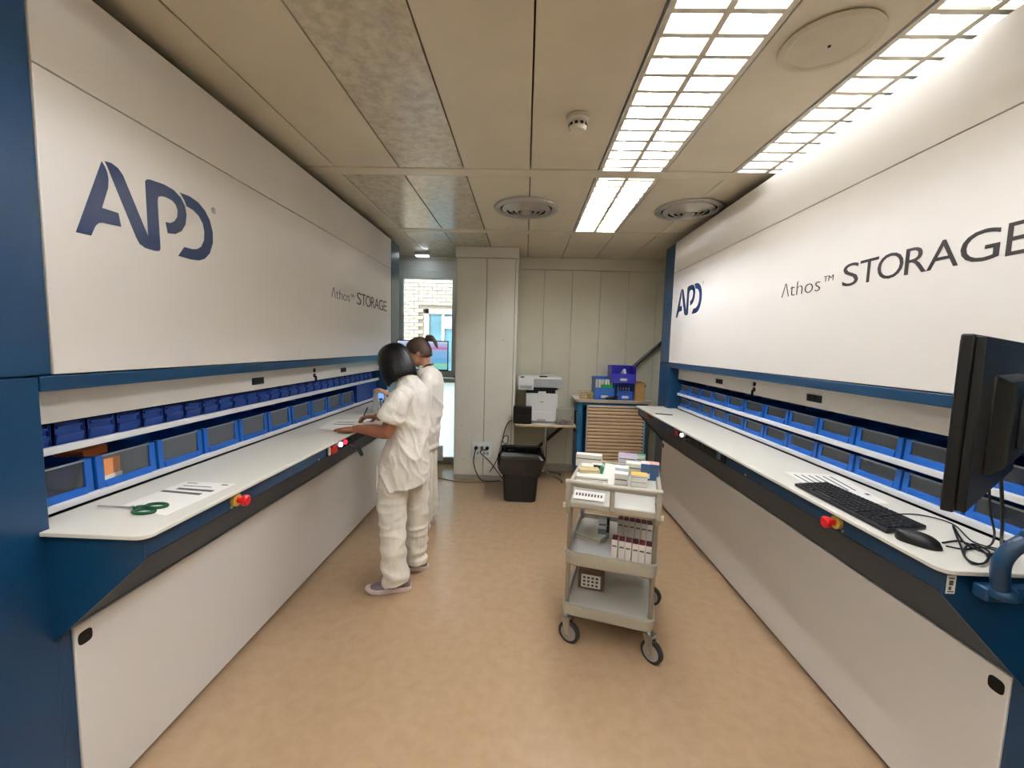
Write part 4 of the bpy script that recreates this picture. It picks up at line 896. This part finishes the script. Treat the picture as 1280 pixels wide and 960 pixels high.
def ering(c, F, R, a, b, n=28, p=2.3, dz=0):
    out = []
    for k in range(n):
        t_ = 2*PI*k/n; x = a*math.copysign(abs(math.cos(t_))**(2/p), math.cos(t_)); y = b*math.copysign(abs(math.sin(t_))**(2/p), math.sin(t_))
        out.append(Vector(c) + R*x + F*y + Vector((0, 0, dz*y/b)))
    return out
def limb(mb, pts, rs, n=16):
    P = [Vector(p) for p in pts]; out = []; ro = []
    for i in range(len(P)-1):
        p0, p1, p2, p3 = P[max(i-1, 0)], P[i], P[i+1], P[min(i+2, len(P)-1)]
        for k in range(4):
            q = k/4; out.append(.5*((2*p1)+(-p0+p2)*q+(2*p0-5*p1+4*p2-p3)*q*q+(-p0+3*p1-3*p2+p3)*q**3)); ro.append(rs[i]*(1-q)+rs[i+1]*q)
    out.append(P[-1]); ro.append(rs[-1]); return mb.tube(out, ro, n)
def hand(mb, wrist, d, dn, side, curl, spread=.16, thumb_in=0):
    """wrist point, pointing direction d, palm normal dn; side 1 thumb towards d x dn, -1 the other way"""
    d = Vector(d).normalized(); dn = Vector(dn).normalized(); s = d.cross(dn).normalized()*side; dn = s.cross(d).normalized()*side
    w0 = Vector(wrist); pal = w0 + d*.045
    Rm = Matrix((s, d, dn)).transposed()
    mb.ball(pal, .038, .05, .014, 14, 8, Rm)
    mb.tube([w0-d*.02, w0+d*.02], [.021, .024], 12)
    for k, (off, L, r) in enumerate(((.027, .068, .0085), (.009, .076, .0088), (-.009, .071, .0085), (-.026, .055, .0078))):
        b = w0 + d*.082 + s*off; dd = (d + s*(off/.027)*spread*.5).normalized(); pts = [b-d*.02]; ang = 0; p = b
        for j, f in enumerate((.45, .32, .23)):
            ang += curl*(.7, 1.0, .9)[j]; v = dd*math.cos(ang) + dn*math.sin(ang); pts.append(p); p = p + v*L*f
        pts.append(p); mb.tube(pts, [r*1.05, r*1.05, r, r*.92, r*.75], 10)
    b = w0 + d*.02 + s*.026; v1 = (s*.75 + d*.7 + dn*thumb_in).normalized(); v2 = (s*.25 + d*.95 + dn*(.2+thumb_in)).normalized()
    mb.tube([b-v1*.01, b+v1*.032, b+v1*.032+v2*.026, b+v1*.032+v2*.048], [.013, .0115, .010, .0075], 10)
def head_parts(mb, c, Hm):
    f = lambda x, y, z: Vector(c) + Hm @ Vector((x, y, z))
    mb.ball(f(0, -.012, .025), .073, .092, .083, 20, 14, Hm); mb.ball(f(0, .028, -.03), .059, .062, .078, 20, 14, Hm)
    mb.ball(f(0, .052, -.085), .030, .033, .027, 14, 8, Hm); mb.ball(f(0, .012, -.07), .05, .05, .04, 14, 8, Hm)
    mb.tube([f(0, .084, .012), f(0, .098, -.012), f(0, .106, -.03), f(0, .094, -.036)], [.007, .009, .0115, .009], 10)
    for s in (-1, 1):
        mb.ball(f(s*.012, .092, -.033), .008, .009, .007, 10, 6, Hm)
        mb.ball(f(s*.074, -.012, -.015), .009, .021, .031, 12, 8, Hm); mb.ball(f(s*.032, .076, .017), .022, .012, .007, 10, 6, Hm)
        mb.ball(f(s*.036, .062, -.03), .022, .022, .02, 10, 6, Hm)
    mb.ball(f(0, .086, -.058), .021, .011, .0055, 12, 6, Hm); mb.ball(f(0, .083, -.067), .019, .011, .006, 12, 6, Hm)
def folds(amp, seed, sx=7, sz=3):
    return lambda v: amp*(noise.noise(Vector((v.x*sx+seed, v.y*sx, v.z*sz)))+.6*noise.noise(Vector((v.x*sx*2.3, v.y*sx*2.3+seed, v.z*sz*2.6+(v.x+v.y)*6))))
def eyes(t, c, Hm):
    f = lambda x, y, z: Vector(c) + Hm @ Vector((x, y, z))
    for s in (-1, 1):
        e = MB().ball(f(s*.030, .0795, .002), .0115, .0085, .0075, 12, 8, Hm).build('eye', mat('eye_white', '#e6e0d8', .2), t, smooth=True)
        MB().ball(f(s*.030, .0865, .0015), .0048, .0025, .0048, 10, 6, Hm).build('iris', mat('dark_iris', '#241812', .2), e, smooth=True)
def shoe(t, heel, toe, mu, ms, laces=True):
    h, q = Vector((*heel, 0)), Vector((*toe, 0)); d = (q-h).normalized(); s = Vector((-d.y, d.x, 0)); L = (q-h).length
    prof = [(0, .026), (.04, .034), (.15, .037), (.35, .034), (.55, .040), (.72, .046), (.88, .038), (.97, .022), (1, .008)]
    lo = [h+d*L*u+s*w for u, w in prof] + [h+d*L*u-s*w for u, w in prof[::-1]]
    def off(g, z, lift=0): 
        c = (h+q)/2; out = []
        for p in lo:
            u = (p-h).dot(d)/L; out.append(c+(p-c)*g+Vector((0, 0, z+lift*max(0, u-.8)*5*.012)))
        return out
    MB().loft([off(.95, .001, 1), off(1.02, .010, 1), off(1.03, .026, 1), off(.98, .034, 1), off(.95, .034, 1)]).build('sole', ms, t, smooth=True)
    rings = []
    for u, w, z in ((.01, .022, .075), (.05, .030, .092), (.16, .034, .098), (.32, .034, .098), (.45, .037, .082), (.60, .041, .066), (.75, .043, .054), (.88, .036, .046), (.97, .018, .036)):
        c = h+d*L*u; rings.append([c + s*w*math.copysign(abs(math.cos(PI*k/11))**.7, math.cos(PI*k/11)) + Vector((0, 0, .028+(z-.028)*math.sin(PI*k/11)**.75)) for k in range(12)])
    up = MB().loft(rings).build('shoe_upper', mu, t, smooth=True)
    if laces:
        for k in range(4):
            u = .40+.075*k; z = .090-.009*k; c = h+d*L*u
            MB().tube([c+s*.022+Vector((0, 0, z-.006)), c+Vector((0, 0, z+.004))+d*.006, c-s*.022+Vector((0, 0, z-.006))], .0025, 6).build('lace', ms, up, smooth=True)

M_skin1 = mat('brown_skin', '#9a6446', .5, var=.06, nscale=12); M_skin2 = mat('light_skin', '#c08d72', .5, var=.06, nscale=12)
M_cloth = mat('white_cotton', '#e9e3d7', .85, var=.02, nscale=5, bump=.9, bscale=13)
M_trou = mat('white_trousers', '#e6dfd0', .85, var=.02, nscale=5, bump=.9, bscale=15)
M_hair1 = mat('black_hair', '#060505', .42, var=.3, nscale=40, spec=.3); M_hair2 = mat('brown_hair', '#4a352a', .42, var=.25, nscale=40)
def unit(x, y, z=0): return Vector((x, y, z)).normalized()

# ---------------- woman with the bob
w1 = thing('person', 'person with a black bob in white tunic writing at the left counter', 'person', (-.79, 2.66, 0))
F, R = unit(-.985, .17), unit(.17, .985)
tr = [(.655, -.785, 2.70, .20, .155, .02), (.75, -.778, 2.70, .195, .15, 0), (.88, -.768, 2.70, .185, .135, 0), (1.0, -.752, 2.71, .16, .115, 0), (1.12, -.748, 2.715, .165, .108, 0), (1.22, -.742, 2.72, .175, .102, 0), (1.29, -.740, 2.72, .165, .090, 0), (1.335, -.748, 2.72, .115, .077, 0), (1.37, -.762, 2.72, .070, .064, 0), (1.395, -.775, 2.72, .062, .058, 0)]
tb = MB().loft([ering((x, y, z), F, R, a, b, dz=-dz*1.5) for z, x, y, a, b, dz in tr])
limb(tb, [(-.745, 2.60, 1.285), (-.765, 2.555, 1.255), (-.795, 2.515, 1.19), (-.825, 2.497, 1.12)], [.062, .072, .080, .076])
limb(tb, [(-.73, 2.85, 1.285), (-.76, 2.885, 1.25), (-.82, 2.915, 1.18), (-.865, 2.93, 1.125)], [.062, .070, .074, .072])
def ridge(v, e1, e2, e3, fa, fb, seed, pw=3):
    q = Vector((v.dot(e1)*fa+seed, v.dot(e2)*fb, v.dot(e3)*fa)); r = 1-abs(noise.noise(q)*1.6); return max(0, r)**pw
D1 = Vector((.45, .1, -.88)).normalized(); D2 = Vector((.88, 0, .45)).normalized(); D3 = Vector((0, 1, 0))
def f1(v):
    k = folds(.010, 3.1, 6, 3)(v)
    a = max(.25, min(1, (1.33-v.z)*3.5))
    return k + .016*a*(ridge(v, D1, D2, D3, 3.0, 11, 1.7) - .35) + .007*a*(ridge(v, D1, D2, D3, 6, 22, 9.1) - .35)
tun = link_mesh('tunic', remeshed(tb, .0075, 6, f1), M_cloth, w1)
MB().loft([ering((-.772, 2.72, 1.375), F, R, .069, .064, dz=.012), ering((-.782, 2.72, 1.405), F, R, .063, .058, dz=.012), ering((-.782, 2.72, 1.405), F, R, .058, .053, dz=.012), ering((-.772, 2.72, 1.375), F, R, .060, .056, dz=.012)]).build('collar', M_cloth, tun, smooth=True)
# pockets and slit flap
pk = ering((-.80, 2.70, 0), F, R, .21, .168)
MB().prism([Vector((-.945, 2.66, .66)), Vector((-.915, 2.575, .66)), Vector((-.915, 2.575, .80)), Vector((-.945, 2.66, .80))], (-.012, -.008, 0)).build('pocket', M_cloth, tun, bevel=.005)
MB().prism([Vector((-.80, 2.528, .665)), Vector((-.68, 2.55, .69)), Vector((-.655, 2.60, .86)), Vector((-.755, 2.535, .92)), Vector((-.785, 2.52, .80))], (-.004, -.006, 0)).build('side_vent_flap', M_cloth, tun, bevel=.003)
pb = MB().loft([ering((-.775, 2.70, .93), F, R, .16, .115), ering((-.778, 2.70, .84), F, R, .18, .13), ering((-.782, 2.70, .74), F, R, .175, .125), ering((-.782, 2.70, .68), F, R, .13, .10)])
limb(pb, [(-.825, 2.635, .78), (-.838, 2.620, .66), (-.828, 2.59, .45), (-.805, 2.548, .26), (-.784, 2.535, .062)], [.085, .096, .086, .080, .080])
limb(pb, [(-.735, 2.775, .78), (-.728, 2.785, .66), (-.722, 2.795, .45), (-.725, 2.80, .26), (-.725, 2.80, .06)], [.085, .090, .078, .074, .075])
EX, EY, EZ = Vector((1, 0, 0)), Vector((0, 1, 0)), Vector((0, 0, 1))
def f2(v): return folds(.008, 8.4, 7, 5)(v) + .010*(ridge(v, EX, EZ, EY, 4, 13, 5.2)-.35) + .007*math.sin(v.z*55 + 5*noise.noise(v*6))*max(0, min(1, (.4-v.z)*3))
link_mesh('trousers', remeshed(pb, .0075, 5, f2), M_trou, w1)
Hm1 = (Matrix.Rotation(math.radians(62), 3, 'Z') @ Matrix.Rotation(math.radians(-28), 3, 'X'))
hc = Vector((-.862, 2.745, 1.463))
bd = MB(); head_parts(bd, hc, Hm1)
limb(bd, [hc+Hm1 @ Vector((0, -.02, -.05)), (-.80, 2.73, 1.38), (-.765, 2.72, 1.31)], [.05, .05, .06])
bd.loft([ering((x, y, z), F, R, a*.74, b*.74) for z, x, y, a, b, dz in tr[2:-2]])
limb(bd, [(-.745, 2.60, 1.285), (-.79, 2.53, 1.19), (-.828, 2.492, 1.065), (-.842, 2.49, 1.052), (-.92, 2.515, 1.056), (-1.02, 2.56, 1.053), (-1.06, 2.575, 1.050)], [.045, .045, .042, .042, .040, .028, .024])
hand(bd, (-1.06, 2.575, 1.048), (-.93, .36, -.06), (0, 0, -1), 1, .10, .3)
limb(bd, [(-.73, 2.85, 1.285), (-.82, 2.92, 1.18), (-.90, 2.945, 1.085), (-.97, 2.94, 1.075), (-1.05, 2.93, 1.065)], [.045, .044, .040, .036, .025])
hand(bd, (-1.05, 2.93, 1.068), (-.96, -.05, -.05), (.15, -.35, -1), -1, .62, .15, .5)
limb(bd, [(-.81, 2.64, .86), (-.832, 2.61, .64), (-.82, 2.585, .45), (-.775, 2.545, .06)], [.06, .055, .045, .036]); limb(bd, [(-.745, 2.76, .86), (-.73, 2.78, .64), (-.724, 2.795, .45), (-.725, 2.80, .06)], [.06, .055, .045, .036])
link_mesh('body', remeshed(bd, .0045, 2), M_skin1, w1); eyes(w1, hc, Hm1)
# bob
rows = [(.132, .030, .034, 180), (.122, .062, .068, 180), (.10, .086, .094, 180), (.065, .100, .110, 180), (.03, .106, .116, 158), (-.01, .110, .117, 138), (-.05, .114, .116, 128), (-.09, .116, .112, 124), (-.125, .114, .105, 122), (-.150, .104, .094, 122)]
N = 40; gv = []; gf = []
for i, (z, rx, ry, T) in enumerate(rows):
    for k in range(N):
        th = math.radians(-T + 2*T*k/(N-1)); st = 1 + .012*math.sin(k*2.7)+.008*math.sin(k*6.1+i*.3)
        zz = z - (.034*(.5-.5*math.cos(th))*max(0, (-z)/.15) if z < 0 else 0) + (.022*max(0, -z)/.15)
        gv.append(hc + Hm1 @ Vector((rx*st*math.sin(th), -ry*st*math.cos(th)-.008, zz)))
for i in range(len(rows)-1):
    for k in range(N-1): gf.append((i*N+k, i*N+k+1, (i+1)*N+k+1, (i+1)*N+k))
gv.append(hc + Hm1 @ Vector((0, -.008, .136))); gf += [(len(gv)-1, k+1, k) for k in range(N-1)]
ho = MB().add(gv, gf).build('hair', M_hair1, w1, smooth=True); sm = ho.modifiers.new('solid', 'SOLIDIFY'); sm.thickness = .016; sm.offset = -1
sm = ho.modifiers.new('sub', 'SUBSURF'); sm.levels = 1; sm.render_levels = 1
M_mau = mat('mauve_mesh_shoe', '#84727a', .8, var=.12, nscale=60, bump=.3, bscale=300); M_sole = mat('pale_pink_sole', '#dcc9c2', .6)
shoe(w1, (-.700, 2.570), (-.972, 2.503), M_mau, M_sole); shoe(w1, (-.648, 2.825), (-.922, 2.79), M_mau, M_sole)
# pen in her right hand
tag(MB().tube([(-1.150, 2.885, 1.026), (-1.135, 2.90, 1.075), (-1.115, 2.92, 1.135)], [.0015, .004, .004], 8).build('pen', M_dark, None, smooth=True), 'black pen held by the person with the bob', 'pen')

# ---------------- woman with the ponytail
w2 = thing('person', 'person with brown ponytail in white tunic standing nearer the window', 'person', (-.82, 3.52, 0))
F2, R2 = unit(-.985, .17), unit(.17, .985)
tr2 = [(.715, -.862, 3.50, .19, .128), (.85, -.852, 3.50, .188, .135), (1.0, -.825, 3.50, .168, .118), (1.15, -.808, 3.505, .172, .112), (1.27, -.802, 3.505, .178, .104), (1.345, -.808, 3.51, .165, .085), (1.39, -.82, 3.51, .10, .07), (1.42, -.835, 3.51, .062, .058)]
tb = MB().loft([ering((x, y, z), F2, R2, a, b) for z, x, y, a, b in tr2])
limb(tb, [(-.805, 3.37, 1.325), (-.800, 3.325, 1.29), (-.800, 3.295, 1.20), (-.798, 3.285, 1.085)], [.06, .066, .068, .064])
limb(tb, [(-.79, 3.64, 1.325), (-.80, 3.69, 1.29), (-.82, 3.715, 1.20), (-.84, 3.72, 1.10)], [.06, .066, .068, .064])
def f3(v): return folds(.010, 21.3, 6, 3)(v) + .014*max(.25, min(1, (1.35-v.z)*3.5))*(ridge(v, D1, D2, D3, 3, 11, 4.4)-.35) + .008*math.sin(v.z*38 + 4*noise.noise(v*5))*max(0, min(1, (1.0-v.z)*5))
tun2 = link_mesh('tunic', remeshed(tb, .009, 6, f3), M_cloth, w2)
pb = MB().loft([ering((-.845, 3.50, .93), F2, R2, .165, .115), ering((-.85, 3.50, .80), F2, R2, .178, .125), ering((-.85, 3.50, .70), F2, R2, .15, .11)])
limb(pb, [(-.852, 3.43, .78), (-.848, 3.43, .64), (-.838, 3.44, .42), (-.832, 3.45, .22), (-.83, 3.455, .075)], [.083, .090, .082, .080, .082])
limb(pb, [(-.845, 3.575, .78), (-.838, 3.58, .64), (-.825, 3.59, .42), (-.815, 3.60, .22), (-.81, 3.60, .075)], [.083, .090, .080, .076, .078])
def f4(v): return folds(.009, 33.0, 7, 5)(v) + .006*math.sin(v.z*60 + 5*noise.noise(v*6))*max(0, min(1, (.35-v.z)*4))
link_mesh('trousers', remeshed(pb, .009, 5, f4), M_trou, w2)
Hm2 = (Matrix.Rotation(math.radians(84), 3, 'Z') @ Matrix.Rotation(math.radians(-30), 3, 'X'))
hc2 = Vector((-.892, 3.50, 1.527))
bd = MB(); head_parts(bd, hc2, Hm2)
limb(bd, [hc2+Hm2 @ Vector((0, -.025, -.05)), (-.845, 3.505, 1.43), (-.82, 3.51, 1.36)], [.05, .049, .06])
bd.loft([ering((x, y, z), F2, R2, a*.74, b*.74) for z, x, y, a, b in tr2[1:-2]])
limb(bd, [(-.803, 3.35, 1.31), (-.80, 3.30, 1.18), (-.800, 3.285, 1.015), (-.83, 3.29, 1.00), (-.95, 3.30, 1.08), (-1.08, 3.31, 1.175)], [.044, .043, .038, .038, .036, .024])
hand(bd, (-1.08, 3.31, 1.175), (-.86, .0, .50), (-.45, .0, -.85), -1, .45, .2, .3)
limb(bd, [(-.79, 3.66, 1.31), (-.83, 3.715, 1.18), (-.86, 3.72, 1.06), (-.95, 3.68, 1.06), (-1.06, 3.62, 1.06)], [.044, .043, .039, .036, .025])
hand(bd, (-1.06, 3.62, 1.06), (-.9, -.4, -.05), (0, 0, -1), -1, .25, .2)
limb(bd, [(-.85, 3.44, .85), (-.84, 3.44, .45), (-.83, 3.455, .05)], [.07, .05, .04]); limb(bd, [(-.84, 3.57, .85), (-.825, 3.59, .45), (-.81, 3.60, .05)], [.07, .05, .04])
link_mesh('body', remeshed(bd, .0045, 2), M_skin2, w2); eyes(w2, hc2, Hm2)
rows = [(.124, .030, .034, 180), (.112, .058, .066, 180), (.09, .074, .088, 178), (.06, .081, .100, 150), (.03, .083, .104, 128), (0.0, .083, .104, 106), (-.03, .080, .099, 82), (-.055, .070, .090, 62), (-.075, .060, .080, 50)]
gv = []; gf = []
for i, (z, rx, ry, T) in enumerate(rows):
    for k in range(N):
        th = math.radians(-T + 2*T*k/(N-1)); st = 1 + .008*math.sin(k*2.7)
        gv.append(hc2 + Hm2 @ Vector((rx*st*math.sin(th), -ry*st*math.cos(th)-.006, z)))
for i in range(len(rows)-1):
    for k in range(N-1): gf.append((i*N+k, i*N+k+1, (i+1)*N+k+1, (i+1)*N+k))
gv.append(hc2 + Hm2 @ Vector((0, -.008, .128))); gf += [(len(gv)-1, k+1, k) for k in range(N-1)]
hr = MB().add(gv, gf).build('hair', M_hair2, w2, smooth=True); sm = hr.modifiers.new('solid', 'SOLIDIFY'); sm.thickness = .012; sm.offset = -1
hq = lambda x, y, z: hc2 + Hm2 @ Vector((x, y, z))
pt = MB()
for k in range(7):
    a = k*.9; ox, oz = .014*math.cos(a), .014*math.sin(a)
    pt.tube([hq(ox*.4, -.095, .058+oz*.4), hq(ox, -.130, .072+oz), hq(ox*1.3, -.158, .050+oz), hq(ox*1.4, -.166, .012+oz), hq(ox*1.5+.004*(k % 3), -.158+.004*(k % 2), -.030-.008*(k % 3))], [.010, .014, .014, .012, .004], 8)
pt.build('ponytail', M_hair2, hr, smooth=True)
MB().tube([hq(.017*math.cos(a*.7), -.108, .062+.017*math.sin(a*.7)) for a in range(10)], .004, 8).build('hair_tie', M_dark, hr, smooth=True)
MB().tube([Vector((-.785, 3.46, 1.43)), Vector((-.81, 3.445, 1.425)), Vector((-.86, 3.435, 1.39)), Vector((-.915, 3.43, 1.28)), Vector((-.93, 3.46, 1.15))], .007, 8).tube([Vector((-.785, 3.46, 1.43)), Vector((-.775, 3.51, 1.432)), Vector((-.80, 3.565, 1.425)), Vector((-.87, 3.57, 1.38)), Vector((-.925, 3.54, 1.28)), Vector((-.93, 3.50, 1.15))], .007, 8).build('lanyard', mat('dark_lanyard', '#3a2f3c', .7), w2, smooth=True)
M_wsh = mat('white_shoe', '#ddd5c9', .6)
shoe(w2, (-.775, 3.455), (-1.03, 3.42), M_wsh, M_sole); shoe(w2, (-.755, 3.60), (-1.01, 3.60), M_wsh, M_sole)
# scanner terminal on the counter, held by the second person; pen cup beside it
t = thing('scanner_terminal', 'white upright terminal with a small blue screen on the left counter', 'terminal', (-1.19, 3.40, ZT))
MB().prism([(-1.25, 3.36, ZT+.0005), (-1.13, 3.36, ZT+.0005), (-1.14, 3.36, ZT+.185), (-1.235, 3.36, ZT+.185)], (0, .09, 0)).build('case', M_pw, t, bevel=.008)
MB().box(-1.19, -1.147, 3.356, 3.3595, ZT+.105, ZT+.165).build('screen', emit_mat('small_blue_screen', '#7aa4e8', .9), t)
MB().box(-1.185, -1.155, 3.3545, 3.3565, ZT+.110, ZT+.125).build('screen_bar', mat('navy_print', '#23407c', .4), t)
t = thing('pen_cup', 'low white pen cup between the women on the counter', 'pen cup', (-1.12, 3.24, ZT))
MB().lathe([(.032, .0005), (.034, .075), (.031, .075), (.029, .004)], (-1.12, 3.24, ZT), n=20).build('cup', M_pw, t, smooth=True)
for k in range(3):
    tag(MB().tube([(-1.125+.008*k, 3.24, ZT+.006), (-1.135+.022*k, 3.24+.01*k, ZT+.14-.012*k)], .004, 7).build('pen', M_dark, None, smooth=True), '%s dark pen from the left in the white cup' % ORD[k], 'pen', 'pens in the white cup')
